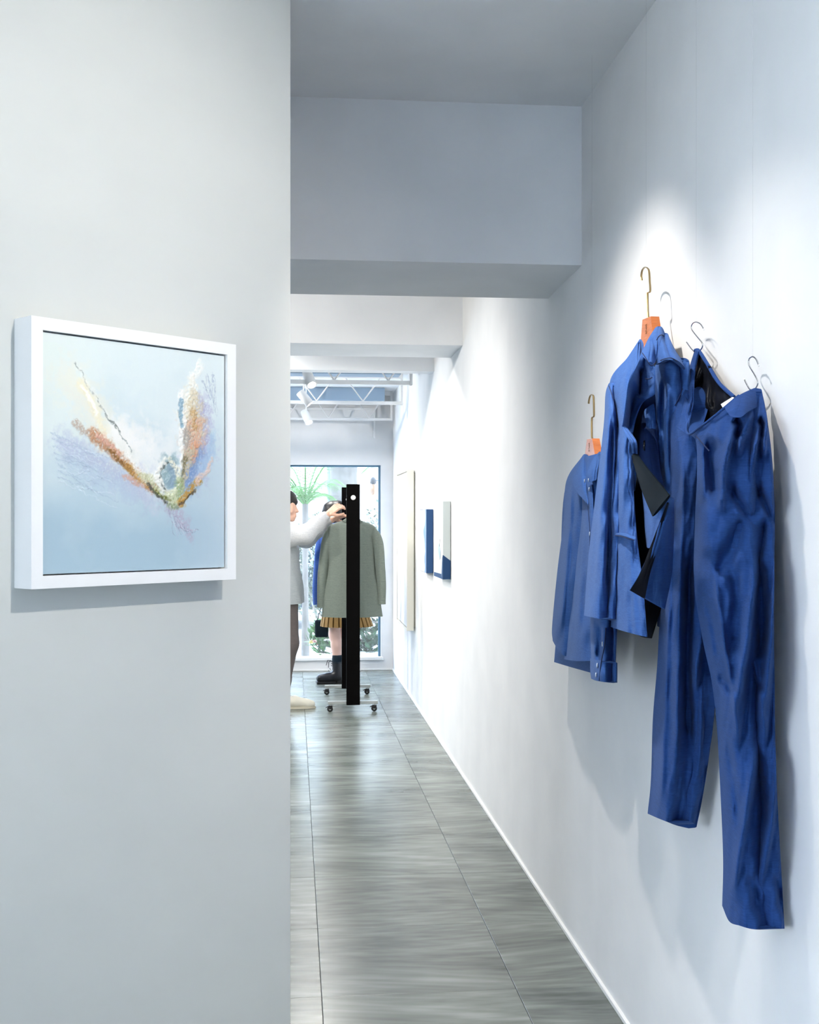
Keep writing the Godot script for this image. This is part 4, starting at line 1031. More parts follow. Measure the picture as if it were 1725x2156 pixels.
	art_stroke([1080, 1270, 1110, 1310, 1090, 1340], 14, 10, Color("d2d6b4"), 0.9, 0.5, 0.8, 112)
	art_stroke([1070, 1340, 1130, 1370], 9, 6, Color("7f8f6a"), 0.7, 0.3, 0.9, 113)
	# ochre twig
	art_stroke([1150, 1325, 1200, 1280, 1250, 1225, 1300, 1170], 12, 8, Color("b98c3e"), 0.95, 0.6, 0.8, 114)
	art_stroke([1280, 1190, 1330, 1140, 1380, 1090, 1420, 1030], 8, 5, Color("dcc3b8"), 0.9, 0.4, 0.6, 115)
	art_stroke([1150, 1345, 1210, 1295, 1270, 1240], 3, 3, Color("54422a"), 0.8, -0.3, 0.6, 116)
	var im := Image.create_empty(ART, ART, false, Image.FORMAT_RGB8)
	var hm := Image.create_empty(ART, ART, false, Image.FORMAT_L8)
	for y in ART:
		for x in ART:
			im.set_pixel(x, y, art_c[y * ART + x])
			var h := clampf(0.4 + art_h[y * ART + x] * 0.35, 0, 1)
			hm.set_pixel(x, y, Color(h, h, h))
	im.generate_mipmaps()
	var paint := mat("ffffff", 0.55)
	paint.albedo_texture = ImageTexture.create_from_image(im)
	paint.heightmap_enabled = true
	paint.heightmap_texture = ImageTexture.create_from_image(hm)
	paint.heightmap_scale = 0.35
	# geometry
	var W := 0.531; var Hh := 0.55; var th := 0.065; var rim := 0.026
	var o := thing("framed_painting", slant_point(-0.767 + W / 2, 1.299, 0.0), "square abstract relief painting of two wings in a deep white frame", "painting")
	o.basis = slant_basis()
	var f := st()
	box(f, Vector3(-W / 2, 0, 0), Vector3(-W / 2 + rim, Hh, th))
	box(f, Vector3(W / 2 - rim, 0, 0), Vector3(W / 2, Hh, th))
	box(f, Vector3(-W / 2 + rim, 0, 0), Vector3(W / 2 - rim, rim, th))
	box(f, Vector3(-W / 2 + rim, Hh - rim, 0), Vector3(W / 2 - rim, Hh, th))
	put(done(f), "frame", M.white, o)
	put(boxm(Vector3(-W / 2 + rim, rim, 0.01), Vector3(W / 2 - rim, Hh - rim, 0.03)), "backing_board", M.white, o)
	var s := st()
	s.set_smooth_group(0)
	var n := 150
	var x0 := -W / 2 + rim + 0.003; var x1 := W / 2 - rim - 0.003; var y1 := Hh - rim - 0.003; var y0 := rim + 0.003
	for j in n:
		for i in n:
			var q := [[i, j + 1], [i + 1, j + 1], [i + 1, j], [i, j + 1], [i + 1, j], [i, j]]
			for k in [0, 2, 1, 3, 5, 4]:
				var u: float = float(q[k][0]) / n; var v: float = float(q[k][1]) / n
				var hgt := art_h[mini(int(v * (ART - 1)), ART - 1) * ART + mini(int(u * (ART - 1)), ART - 1)]
				s.set_uv(Vector2(u, v))
				s.add_vertex(Vector3(lerpf(x0, x1, u), lerpf(y1, y0, v), 0.057 + 0.0024 * clampf(hgt, -0.6, 2.0)))
	put(done(s), "canvas", paint, o)
	put(boxm(Vector3(x0, y0, 0.03), Vector3(x1, y1, 0.0545)), "stretcher", mat("c7d3da", 0.8), o)

# ---------------------------------------------------------------- clothes rack
func loft(s: SurfaceTool, secs: Array, sides := 28, fold := 0.0, sd := 1.0) -> void:
	# a closed skin through oval sections: [centre, half width along x, half depth along z], from the top down
	s.set_smooth_group(0)
	var rings := []
	for i in secs.size():
		var ring := []
		for k in sides:
			var a := TAU * k / sides
			var f := 1.0 + fold * (float(i) / secs.size()) * sin(a * 7.0 + sd + i * 0.3)
			ring.append(secs[i][0] + Vector3(cos(a) * secs[i][1] * f, 0, sin(a) * secs[i][2] * f))
		rings.append(ring)
	for i in secs.size() - 1:
		for k in sides:
			quad(s, rings[i][k], rings[i][(k + 1) % sides], rings[i + 1][(k + 1) % sides], rings[i + 1][k])
	s.set_smooth_group(1)
	for e in [0, secs.size() - 1]:
		var c: Vector3 = secs[e][0]
		for k in sides:
			var tri := [c, rings[e][(k + 1) % sides], rings[e][k]] if e == 0 else [c, rings[e][k], rings[e][(k + 1) % sides]]
			for v in [tri[0], tri[2], tri[1]]: s.add_vertex(v)
func denser(secs: Array, n: int) -> Array:
	var c := []; var w := []; var d := []
	for q in secs:
		c.append(q[0]); w.append(q[1]); d.append(q[2])
	var out := []
	for i in n + 1:
		var t := float(i) / n
		out.append([spline(c, t), maxf(0.002, spline(w, t)), maxf(0.002, spline(d, t))])
	return out

const RACK_X := 0.443
func build_rack() -> void:
	var black := mat("0b0a0b", 0.7)
	black.metallic_specular = 0.15
	black.uv1_triplanar = true
	black.uv1_scale = Vector3(3, 3, 3)
	black.albedo_texture = streak_tex(128, 128, 0.2, 30.0, Color(0.7, 0.7, 0.7), Color.WHITE, 15, 0.3)
	var steel := mat("c3c6c4", 0.38, 0.6)
	var o := thing("clothes_rack", Vector3(RACK_X, 0, -8.78), "black two-post rolling clothes rack with silver foot bars", "clothes rack")
	var ends := [0.0, -0.86]
	for z in ends:
		put(boxm(Vector3(-0.05, 0.056, z - 0.02), Vector3(0.05, 1.70, z + 0.02), 0.002), "post", black, o)
		put(boxm(Vector3(-0.187, 0.056, z - 0.045 - (0.0 if z < -0.1 else 0.0)), Vector3(0.187, 0.080, z - 0.0205), 0.002), "foot_bar", steel, o)
		for sx in [-0.165, 0.165]:
			var c := put(tubem([Vector3(sx, 0.058, z - 0.032), Vector3(sx, 0.046, z - 0.032)], 0.008, 10), "caster", steel, o)
			put(boxm(Vector3(sx - 0.014, 0.022, z - 0.026), Vector3(sx + 0.012, 0.048, z - 0.022), 0.001), "fork", mat("1a1a1c", 0.5), c)
			put(boxm(Vector3(sx - 0.014, 0.022, z - 0.042), Vector3(sx + 0.012, 0.048, z - 0.038), 0.001), "fork", mat("1a1a1c", 0.5), c)
			put(lathem([[0, -0.006], [0.02, -0.006], [0.022, -0.004], [0.022, 0.004], [0.02, 0.006], [0, 0.006]], 18, Basis(Vector3.RIGHT, PI / 2), Vector3(sx - 0.006, 0.022, z - 0.032)), "wheel", mat("202022", 0.5), c)
			put(lathem([[0, -0.0075], [0.009, -0.0075], [0.009, 0.0075], [0, 0.0075]], 12, Basis(Vector3.RIGHT, PI / 2), Vector3(sx - 0.006, 0.022, z - 0.032)), "hub", steel, c)
			var lv := st()
			prism(lv, Basis(Vector3.BACK, 0.5), Vector3(sx - 0.026, 0.04, z - 0.032), Vector3(0.014, 0.003, 0.009), 0.001)
			put(done(lv), "brake_lever", mat("1a1a1c", 0.5), c)
	var rail := put(tubem([Vector3(0, 1.60, 0.024), Vector3(0, 1.60, -0.884)], 0.0165, 20), "rail", mat("dcdcda", 0.4, 0.3), o)
	put(lathem([[0, 0.0], [0.0185, 0.0], [0.0185, 0.003], [0.015, 0.005], [0, 0.005]], 20, Basis(Vector3.RIGHT, PI / 2), Vector3(0, 1.60, 0.021)), "end_cap", mat("e4e4e2", 0.4), rail)
	build_blazer()
	build_rack_shirt()

func rack_garment_point(px: float, py: float, d: float) -> Vector3: return P(px, py, d)
func build_blazer() -> void:
	var grey := cloth_mat("8d968a", 0.3, 0.25, 7.0)
	var d := 9.03
	var mp := d / F
	var o := thing("blazer", P(741, 1100, d), "sage grey blazer hanging on the rack behind its front post", "blazer", )
	var sec := func(cx, py, hw, dep): return [P(cx, py, d), hw * mp, dep]
	var s := st()
	loft(s, denser([sec.call(741, 1093, 12, 0.03), sec.call(741, 1098, 26, 0.045), sec.call(741, 1106, 46, 0.06), sec.call(742, 1118, 53, 0.075), sec.call(742, 1150, 54, 0.09), sec.call(742, 1195, 52, 0.095), sec.call(742, 1245, 58, 0.105), sec.call(742, 1298, 63, 0.115)], 40), 40, 0.035, 0.4)
	own(put(done(s), "body", grey, o), o)
	for a in [[697, 1112, 688, 1150, 681, 1200, 678, 1240, 677, 1279], [787, 1114, 796, 1150, 800, 1195, 803, 1235, 803, 1272]]:
		var pts := []
		for k in 5: pts.append(P(a[2 * k], a[2 * k + 1], d - 0.01))
		var sl := st()
		tube(sl, smooth_path(pts, 18), [0.016, 0.034, 0.042, 0.045, 0.046, 0.045, 0.044, 0.043, 0.042, 0.041, 0.041, 0.04, 0.039, 0.038, 0.037, 0.036, 0.035, 0.034, 0.034], 16)
		var so := own(put(done(sl), "sleeve", grey, o), o)
	var cl := st()
	tube(cl, smooth_path([P(724, 1099, d - 0.05), P(733, 1093, d - 0.02), P(742, 1091, d - 0.045), P(752, 1093, d - 0.02), P(760, 1100, d - 0.05)], 16), 0.014, 10)
	own(put(done(cl), "collar", grey, o), o)
	var hk := P(741, 1093, d)
	var g := st()
	tube(g, [hk, Vector3(RACK_X, 1.566, hk.z), Vector3(RACK_X - 0.021, 1.585, hk.z), Vector3(RACK_X - 0.021, 1.606, hk.z), Vector3(RACK_X, 1.621, hk.z), Vector3(RACK_X + 0.021, 1.606, hk.z), Vector3(RACK_X + 0.022, 1.592, hk.z)], 0.0022, 6)
	own(put(done(g), "hanger_hook", M.brass, o), o)
func build_rack_shirt() -> void:
	var blue := cloth_mat("5b7fd0", 0.3, 0.25, 7.0)
	var d := 9.33
	var mp := d / F
	var o := thing("blue_shirt", P(738, 1098, d), "blue shirt hanging on the rack behind the sage grey blazer", "shirt")
	var sec := func(cx, py, hw, dep): return [P(cx, py, d), hw * mp, dep]
	var s := st()
	loft(s, denser([sec.call(738, 1096, 12, 0.03), sec.call(736, 1104, 40, 0.045), sec.call(734, 1118, 56, 0.055), sec.call(732, 1180, 58, 0.07), sec.call(732, 1262, 62, 0.08)], 24), 30, 0.05, 1.7)
	own(put(done(s), "body", blue, o), o)
	for a in [[684, 1112, 674, 1150, 669, 1200, 666, 1240, 667, 1273], [784, 1112, 790, 1160, 792, 1200, 792, 1235, 792, 1262]]:
		var pts := []
		for k in 5: pts.append(P(a[2 * k], a[2 * k + 1], d + 0.02))
		var sl := st()
		tube(sl, smooth_path(pts, 12), [0.026, 0.034, 0.036, 0.036, 0.035, 0.034, 0.033, 0.032, 0.031, 0.03, 0.03, 0.029, 0.029], 14)
		own(put(done(sl), "sleeve", blue, o), o)
	var hk := P(738, 1096, d)
	var g := st()
	tube(g, [hk, Vector3(RACK_X, 1.566, hk.z), Vector3(RACK_X - 0.021, 1.585, hk.z), Vector3(RACK_X - 0.021, 1.606, hk.z), Vector3(RACK_X, 1.621, hk.z), Vector3(RACK_X + 0.021, 1.606, hk.z), Vector3(RACK_X + 0.022, 1.592, hk.z)], 0.0022, 6)
	own(put(done(g), "hanger_hook", M.brass, o), o)

# ---------------------------------------------------------------- bodies
func blob(s: SurfaceTool, bones: Array, cell: float, k: float) -> void:
	# bones: [a, b, ra, rb, (flatten axis, factor)]; smooth union of tapered capsules, meshed as surface nets
	var lo := Vector3.ONE * 1e9; var hi := Vector3.ONE * -1e9
	for b in bones:
		var r: float = maxf(b[2], b[3]) + k + 3.0 * cell
		lo = lo.min(b[0] - Vector3.ONE * r).min(b[1] - Vector3.ONE * r)
		hi = hi.max(b[0] + Vector3.ONE * r).max(b[1] + Vector3.ONE * r)
	var nx := int((hi.x - lo.x) / cell) + 2; var ny := int((hi.y - lo.y) / cell) + 2; var nz := int((hi.z - lo.z) / cell) + 2
	var f := PackedFloat32Array()
	f.resize(nx * ny * nz)
	f.fill(1.0)
	for b in bones:
		var a: Vector3 = b[0]; var ab: Vector3 = b[1] - b[0]
		var ra: float = b[2]; var rb: float = b[3]
		var l2 := maxf(ab.length_squared(), 1e-9)
		var ax: Vector3 = b[4] if b.size() > 4 else Vector3.ZERO
		var fl: float = b[5] - 1.0 if b.size() > 5 else 0.0
		var r := maxf(ra, rb) + k + 2.0 * cell
		var blo: Vector3 = (b[0] as Vector3).min(b[1]) - Vector3.ONE * r - lo
		var bhi: Vector3 = (b[0] as Vector3).max(b[1]) + Vector3.ONE * r - lo
		for z in range(maxi(0, int(blo.z / cell)), mini(nz - 1, int(bhi.z / cell) + 1)):
			for y in range(maxi(0, int(blo.y / cell)), mini(ny - 1, int(bhi.y / cell) + 1)):
				var row := (z * ny + y) * nx
				for x in range(maxi(0, int(blo.x / cell)), mini(nx - 1, int(bhi.x / cell) + 1)):
					var q := lo + Vector3(x, y, z) * cell - a
					var t := clampf(q.dot(ab) / l2, 0, 1)
					var e := q - ab * t
					if fl != 0.0: e += ax * (e.dot(ax) * fl)
					var d := e.length() - (ra + (rb - ra) * t)
					var g := f[row + x]
					var h := maxf(k - absf(d - g), 0.0) / k
					f[row + x] = minf(d, g) - h * h * k * 0.25
	var vid := PackedInt32Array()
	vid.resize(nx * ny * nz)
	vid.fill(-1)
	var vs := PackedVector3Array()
	var co := [[0, 0, 0], [1, 0, 0], [0, 1, 0], [1, 1, 0], [0, 0, 1], [1, 0, 1], [0, 1, 1], [1, 1, 1]]
	var edges := [[0, 1], [2, 3], [4, 5], [6, 7], [0, 2], [1, 3], [4, 6], [5, 7], [0, 4], [1, 5], [2, 6], [3, 7]]
	var sx := 1; var sy := nx; var sz := nx * ny
	for z in nz - 1:
		for y in ny - 1:
			for x in nx - 1:
				var i := (z * ny + y) * nx + x
				var m := 0
				for c in 8:
					if f[i + co[c][0] * sx + co[c][1] * sy + co[c][2] * sz] < 0.0: m |= 1 << c
				if m == 0 or m == 255: continue
				var sum := Vector3.ZERO
				var n := 0
				for e in edges:
					if ((m >> e[0]) & 1) != ((m >> e[1]) & 1):
						var c0: Array = co[e[0]]; var c1: Array = co[e[1]]
						var f0 := f[i + c0[0] * sx + c0[1] * sy + c0[2] * sz]; var f1 := f[i + c1[0] * sx + c1[1] * sy + c1[2] * sz]
						sum += Vector3(c0[0], c0[1], c0[2]).lerp(Vector3(c1[0], c1[1], c1[2]), f0 / (f0 - f1))
						n += 1
				vid[i] = vs.size()
				vs.append(lo + (Vector3(x, y, z) + sum / n) * cell)
	s.set_smooth_group(0)
	for z in range(1, nz - 1):
		for y in range(1, ny - 1):
			for x in range(1, nx - 1):
				var i := (z * ny + y) * nx + x
				var f0 := f[i]
				var ins := f0 < 0.0
				for ax in 3:
					var step: int = [sx, sy, sz][ax]
					if (f[i + step] < 0.0) == ins: continue
					var u: int = [sy, sz, sx][ax]; var v: int = [sz, sx, sy][ax]
					var q := [vid[i - u - v], vid[i - v], vid[i], vid[i - u]]
					if q[0] < 0 or q[1] < 0 or q[2] < 0 or q[3] < 0: continue
					if ins: quad(s, vs[q[0]], vs[q[1]], vs[q[2]], vs[q[3]])
					else: quad(s, vs[q[3]], vs[q[2]], vs[q[1]], vs[q[0]])
func chain(pts: Array, radii: Array, ax := Vector3.ZERO, fl := 1.0) -> Array:
	var out := []
	for i in pts.size() - 1:
		out.append([pts[i], pts[i + 1], radii[i], radii[i + 1], ax, fl])
	return out
func body_mesh(bones: Array, cell: float, k: float) -> ArrayMesh:
	var s := st()
	blob(s, bones, cell, k)
	return done(s)
func head_bones(c: Vector3, fwd: Vector3, h := 0.215) -> Array:
	# c: centre of the skull; fwd: where the face looks
	var side := fwd.cross(Vector3.UP).normalized()
	var u := Vector3.UP
	var q := h / 0.215
	var b := []
	b.append([c + u * 0.022 * q - fwd * 0.022 * q, c + u * 0.022 * q + fwd * 0.012 * q, 0.084 * q, 0.078 * q, side, 1.14])
	b.append([c - u * 0.015 * q + fwd * 0.03 * q, c - u * 0.07 * q + fwd * 0.052 * q, 0.064 * q, 0.036 * q, side, 1.08])
	b.append([c - u * 0.04 * q - fwd * 0.02 * q, c - u * 0.085 * q + fwd * 0.05 * q, 0.05 * q, 0.026 * q])
	b.append([c - u * 0.092 * q + fwd * 0.066 * q, c - u * 0.09 * q + fwd * 0.062 * q, 0.016 * q, 0.016 * q])        # chin
	b.append([c + u * 0.012 * q + fwd * 0.082 * q, c - u * 0.03 * q + fwd * 0.102 * q, 0.008 * q, 0.0115 * q])         # nose
	for sg in [1.0, -1.0]:
		b.append([c - u * 0.028 * q + fwd * 0.09 * q, c - u * 0.03 * q + fwd * 0.086 * q + side * 0.013 * q * sg, 0.008 * q, 0.008 * q])
		b.append([c + u * 0.028 * q + fwd * 0.08 * q + side * 0.012 * q * sg, c + u * 0.024 * q + fwd * 0.066 * q + side * 0.045 * q * sg, 0.01 * q, 0.01 * q])   # brow
		b.append([c - u * 0.008 * q + fwd * 0.06 * q + side * 0.04 * q * sg, c - u * 0.03 * q + fwd * 0.055 * q + side * 0.042 * q * sg, 0.022 * q, 0.02 * q])   # cheek
		b.append([c + u * 0.01 * q - fwd * 0.01 * q + side * 0.078 * q * sg, c - u * 0.03 * q - fwd * 0.004 * q + side * 0.074 * q * sg, 0.014 * q, 0.008 * q, side, 1.9])   # ear
	b.append([c - u * 0.058 * q + fwd * 0.086 * q - side * 0.014 * q, c - u * 0.058 * q + fwd * 0.086 * q + side * 0.014 * q, 0.0075 * q, 0.0075 * q])   # lips
	b.append([c - u * 0.069 * q + fwd * 0.083 * q - side * 0.012 * q, c - u * 0.069 * q + fwd * 0.083 * q + side * 0.012 * q, 0.008 * q, 0.008 * q])
	return b
func hand_bones(wrist: Vector3, dir: Vector3, palm_n: Vector3, thumb_side: float, curl: float) -> Array:
	# palm plus five separate fingers; palm_n: the way the palm looks, the fingers curl towards it
	var d := dir.normalized()
	var n := (palm_n - d * palm_n.dot(d)).normalized()
	var s := d.cross(n) * thumb_side
	var b := []
	b.append([wrist - d * 0.02, wrist + d * 0.02, 0.023, 0.026, n, 1.35])
	for k in 4:
		var o := s * (0.027 - 0.018 * k)
		b.append([wrist + d * 0.012 + o * 0.6, wrist + d * 0.075 + o, 0.016, 0.0115, n, 1.25])
		var len: float = [0.068, 0.076, 0.070, 0.055][k]
		var p: Vector3 = wrist + d * 0.078 + o
		var a := curl * (0.55 + 0.06 * k)
		var r: float = [0.0092, 0.0095, 0.009, 0.008][k]
		for j in 3:
			var q: Vector3 = p + (d * cos(a) + n * sin(a) + o * 0.12) * len * [0.46, 0.31, 0.23][j]
			b.append([p, q, r, r * 0.92])
			p = q
			r *= 0.93
			a += curl * 0.75
	var t0: Vector3 = wrist + d * 0.02 + s * 0.024
	var t1: Vector3 = t0 + (d * 0.55 + s * 0.62 + n * 0.45).normalized() * 0.04
	var t2: Vector3 = t1 + (d * 0.8 + s * 0.2 + n * 0.5).normalized() * 0.03
	var t3: Vector3 = t2 + (d * 0.85 - s * 0.05 + n * 0.45).normalized() * 0.024
	b.append([t0, t1, 0.0155, 0.0115])
	b.append([t1, t2, 0.0108, 0.0098])
	b.append([t2, t3, 0.0096, 0.0078])
	return b

func skin_mat(hex: String) -> StandardMaterial3D:
	var m := mat(hex, 0.55)
	return m
func build_people() -> void:
	var X := Vector3.RIGHT; var U := Vector3.UP; var Z := Vector3.BACK
	var skin := skin_mat("e2b49c")
	var hair_m := mat("120f10", 0.45)
	# ---- the shop assistant, in profile, reaching for the rack
	var base := Vector3(-0.07, 0, -9.08)
	var o := thing("person", base, "person in a white shirt and long pale vest reaching up to the rack", "person")
	var hd := Vector3(0.0, 1.535, 0)
	var nk := Vector3(-0.03, 1.36, 0)
	var sr := Vector3(0.0, 1.325, 0.165); var sl := Vector3(0.0, 1.325, -0.165)     # shoulders: near and far
	var W1 := P(692, 1082, 8.98) - base; var W2 := P(699, 1094, 9.12) - base           # wrists
	var E1 := sr.lerp(W1, 0.47) + Vector3(0.0, -0.075, 0.05); var E2 := sl.lerp(W2, 0.47) + Vector3(0.0, -0.09, -0.05)
	var h1 := (P(716, 1062, 8.98) - base - W1); var h2 := (P(724, 1084, 9.1) - base - W2)
	var bones := []
	bones += chain([nk + Vector3(0.02, 0.09, 0), nk, Vector3(-0.03, 1.2, 0), Vector3(-0.03, 1.0, 0), Vector3(-0.03, 0.9, 0)], [0.05, 0.055, 0.11, 0.1, 0.12], X, 1.25)
	for a in [[sr, E1, W1], [sl, E2, W2]]: bones += chain(a, [0.048, 0.038, 0.026])
	for a in [[Vector3(-0.02, 0.88, 0.085), Vector3(0.01, 0.47, 0.085), Vector3(-0.03, 0.09, 0.085)], [Vector3(-0.02, 0.88, -0.085), Vector3(-0.09, 0.47, -0.085), Vector3(-0.17, 0.09, -0.085)]]:
		bones += chain(a, [0.08, 0.055, 0.036])
	var s := st()
	blob(s, bones, 0.012, 0.03)
	var hb := head_bones(hd, (X + Vector3(0, -0.06, 0.12)).normalized())
	hb += chain([hd + Vector3(-0.02, -0.06, 0), nk + Vector3(0.0, 0.02, 0)], [0.05, 0.052])
	blob(s, hb, 0.004, 0.014)
	blob(s, hand_bones(W1, h1, Vector3(0.3, -0.6, -0.7), -1.0, 0.75) + chain([W1 - h1.normalized() * 0.05, W1], [0.027, 0.026]), 0.003, 0.006)
	blob(s, hand_bones(W2, h2, Vector3(0.1, -1.0, 0.3), 1.0, 0.45) + chain([W2 - h2.normalized() * 0.05, W2], [0.027, 0.026]), 0.003, 0.006)
	put(done(s), "body", skin, o)
	face(o, hd, (X + Vector3(0, -0.06, 0.12)).normalized(), hair_m)
	var hairb := [[hd + Vector3(-0.035, 0.045, 0), hd + Vector3(0.015, 0.05, 0), 0.09, 0.082, Z, 1.08], [hd + Vector3(-0.06, 0.0, 0), hd + Vector3(-0.065, -0.07, 0), 0.07, 0.055], [hd + Vector3(0.05, 0.06, 0), hd + Vector3(0.082, 0.035, 0.02), 0.034, 0.022], [hd + Vector3(0.05, 0.055, -0.03), hd + Vector3(0.078, 0.032, -0.035), 0.03, 0.02], [hd + Vector3(0.0, 0.03, 0.07), hd + Vector3(-0.005, -0.01, 0.078), 0.02, 0.012], [hd + Vector3(0.0, 0.03, -0.07), hd + Vector3(-0.005, -0.01, -0.078), 0.02, 0.012]]
	put(body_mesh(hairb, 0.006, 0.02), "hair", hair_m, o)
	var shirt_m := cloth_mat("e9e7e4", 0.3, 0.2, 8.0)
	var sb := []
	sb += chain([nk + Vector3(0.01, 0.035, 0), nk + Vector3(0, -0.03, 0), Vector3(-0.03, 1.2, 0), Vector3(-0.03, 1.0, 0)], [0.062, 0.085, 0.135, 0.13], X, 1.12)
	sb += chain([sr - Vector3(0, 0.01, 0.06), sr + Vector3(0.02, -0.01, 0.0), E1 + Vector3(0, 0.0, 0), E1.lerp(W1, 0.5), W1 - h1.normalized() * 0.035], [0.085, 0.088, 0.07, 0.056, 0.042])
	sb += chain([sl - Vector3(0, 0.01, -0.06), sl + Vector3(0.02, -0.01, 0.0), E2, E2.lerp(W2, 0.5), W2 - h2.normalized() * 0.035], [0.085, 0.088, 0.07, 0.056, 0.042])
	put(body_mesh(sb, 0.011, 0.03), "shirt", shirt_m, o)
	# long pale vest, flaring to its hem
	var vest_m := cloth_mat("c6cac8", 0.3, 0.15, 8.0)
	var v := st()
	loft(v, denser([[Vector3(-0.03, 1.30, 0), 0.10, 0.15], [Vector3(-0.02, 1.22, 0), 0.135, 0.19], [Vector3(-0.025, 1.08, 0), 0.145, 0.2], [Vector3(-0.03, 0.94, 0), 0.17, 0.23], [Vector3(-0.035, 0.80, 0), 0.185, 0.25]], 30), 36, 0.05, 0.9)
	put(done(v), "vest", vest_m, o)
	var tr := cloth_mat("7d726d", 0.3, 0.2, 8.0)
	var tb := []
	tb += chain([Vector3(-0.02, 0.92, 0.085), Vector3(0.015, 0.5, 0.085), Vector3(-0.03, 0.22, 0.085), Vector3(-0.03, 0.1, 0.085)], [0.125, 0.095, 0.08, 0.07])
	tb += chain([Vector3(-0.02, 0.92, -0.085), Vector3(-0.08, 0.5, -0.085), Vector3(-0.16, 0.22, -0.085), Vector3(-0.17, 0.1, -0.085)], [0.125, 0.095, 0.08, 0.07])
	put(body_mesh(tb, 0.012, 0.03), "trousers", tr, o)
	for a in [[Vector3(0.0, 0, 0.085), "shoe"], [Vector3(-0.14, 0, -0.085), "shoe"]]:
		shoe(o, a[0], X, mat("ddd9cb", 0.6), mat("c6c0ae", 0.7))
	# ---- the second person, behind the rack, facing away from the passage wall
	var b2 := P(710, 1437, 10.38)
	b2.y = 0
	var q := thing("person", b2, "person in a pleated brown skirt and black lace-up boots behind the rack", "person")
	var fw := -X
	var hc := Vector3(-0.03, 1.475, 0)
	var bb := []
	bb += chain([Vector3(0, 1.33, 0), Vector3(0.01, 1.15, 0), Vector3(0.01, 0.95, 0), Vector3(0.0, 0.85, 0)], [0.06, 0.11, 0.095, 0.12], X, 1.2)
	bb += chain([Vector3(0.01, 1.24, 0.15), Vector3(0.03, 1.0, 0.2), Vector3(-0.04, 0.8, 0.2)], [0.045, 0.036, 0.027])
	bb += chain([Vector3(0.01, 1.24, -0.15), Vector3(0.03, 1.0, -0.2), Vector3(-0.04, 0.8, -0.2)], [0.045, 0.036, 0.027])
	var L := [Vector3(-0.03, 0.84, 0.06), Vector3(-0.025, 0.43, 0.055), Vector3(-0.005, 0.34, 0.055), Vector3(0.0, 0.1, 0.055)]
	var R := [Vector3(0.02, 0.84, -0.08), Vector3(0.05, 0.43, -0.085), Vector3(0.075, 0.34, -0.085), Vector3(0.085, 0.1, -0.085)]
	bb += chain(L, [0.078, 0.046, 0.048, 0.034])
	bb += chain(R, [0.078, 0.046, 0.048, 0.034])
	s = st()
	blob(s, bb, 0.012, 0.03)
	var hb2 := head_bones(hc, fw, 0.205)
	hb2 += chain([hc + Vector3(0.015, -0.06, 0), Vector3(0, 1.33, 0)], [0.05, 0.05])
	blob(s, hb2, 0.005, 0.014)
	blob(s, hand_bones(Vector3(-0.045, 0.79, 0.2), Vector3(-0.15, -1, 0), Vector3(0, 0, -1), 1.0, 0.35), 0.004, 0.006)
	blob(s, hand_bones(Vector3(-0.045, 0.79, -0.2), Vector3(-0.15, -1, 0), Vector3(0, 0, 1), -1.0, 0.35), 0.004, 0.006)
	put(done(s), "body", skin_mat("e6bfb0"), q)
	face(q, hc, fw, hair_m)
	put(body_mesh([[hc + Vector3(0.03, 0.04, 0), hc + Vector3(-0.01, 0.045, 0), 0.092, 0.082, Z, 1.06], [hc + Vector3(0.055, 0.0, 0), hc + Vector3(0.06, -0.12, 0), 0.075, 0.06], [hc + Vector3(-0.05, 0.06, 0), hc + Vector3(-0.075, 0.03, 0), 0.045, 0.03], [hc + Vector3(0.0, 0.0, 0.07), hc + Vector3(0.02, -0.12, 0.07), 0.03, 0.022], [hc + Vector3(0.0, 0.0, -0.07), hc + Vector3(0.02, -0.12, -0.07), 0.03, 0.022]], 0.007, 0.02), "hair", hair_m, q)
	var jk := cloth_mat("24324d", 0.3, 0.2, 8.0)
	var jb := []
	jb += chain([Vector3(0, 1.30, 0), Vector3(0.01, 1.15, 0), Vector3(0.01, 0.95, 0), Vector3(0.0, 0.86, 0)], [0.09, 0.14, 0.13, 0.14], X, 1.1)
	jb += chain([Vector3(0.01, 1.25, 0.14), Vector3(0.03, 1.0, 0.2), Vector3(-0.03, 0.83, 0.2)], [0.07, 0.055, 0.042])
	jb += chain([Vector3(0.01, 1.25, -0.14), Vector3(0.03, 1.0, -0.2), Vector3(-0.03, 0.83, -0.2)], [0.07, 0.055, 0.042])
	put(body_mesh(jb, 0.013, 0.03), "jacket", jk, q)
	skirt(q)
	var bag := thing("handbag", b2 + Vector3(-0.13, 0.375, -0.27), "small dark teal handbag held by the person in the brown skirt", "handbag")
	put(boxm(Vector3(-0.06, 0, -0.03), Vector3(0.06, 0.155, 0.03), 0.012), "body", cloth_mat("14232c", 0.3, 0.1), bag)
	put(tubem(smooth_path([Vector3(-0.04, 0.145, 0), Vector3(0.01, 0.305, 0.04), Vector3(0.06, 0.335, 0.07), Vector3(0.05, 0.225, 0.02), Vector3(0.04, 0.145, 0)], 14), 0.004, 6), "strap", cloth_mat("14232c", 0.3, 0.1), bag)
	for leg in [L, R]:
		boot(q, Vector3(leg[3].x, 0, leg[3].z))

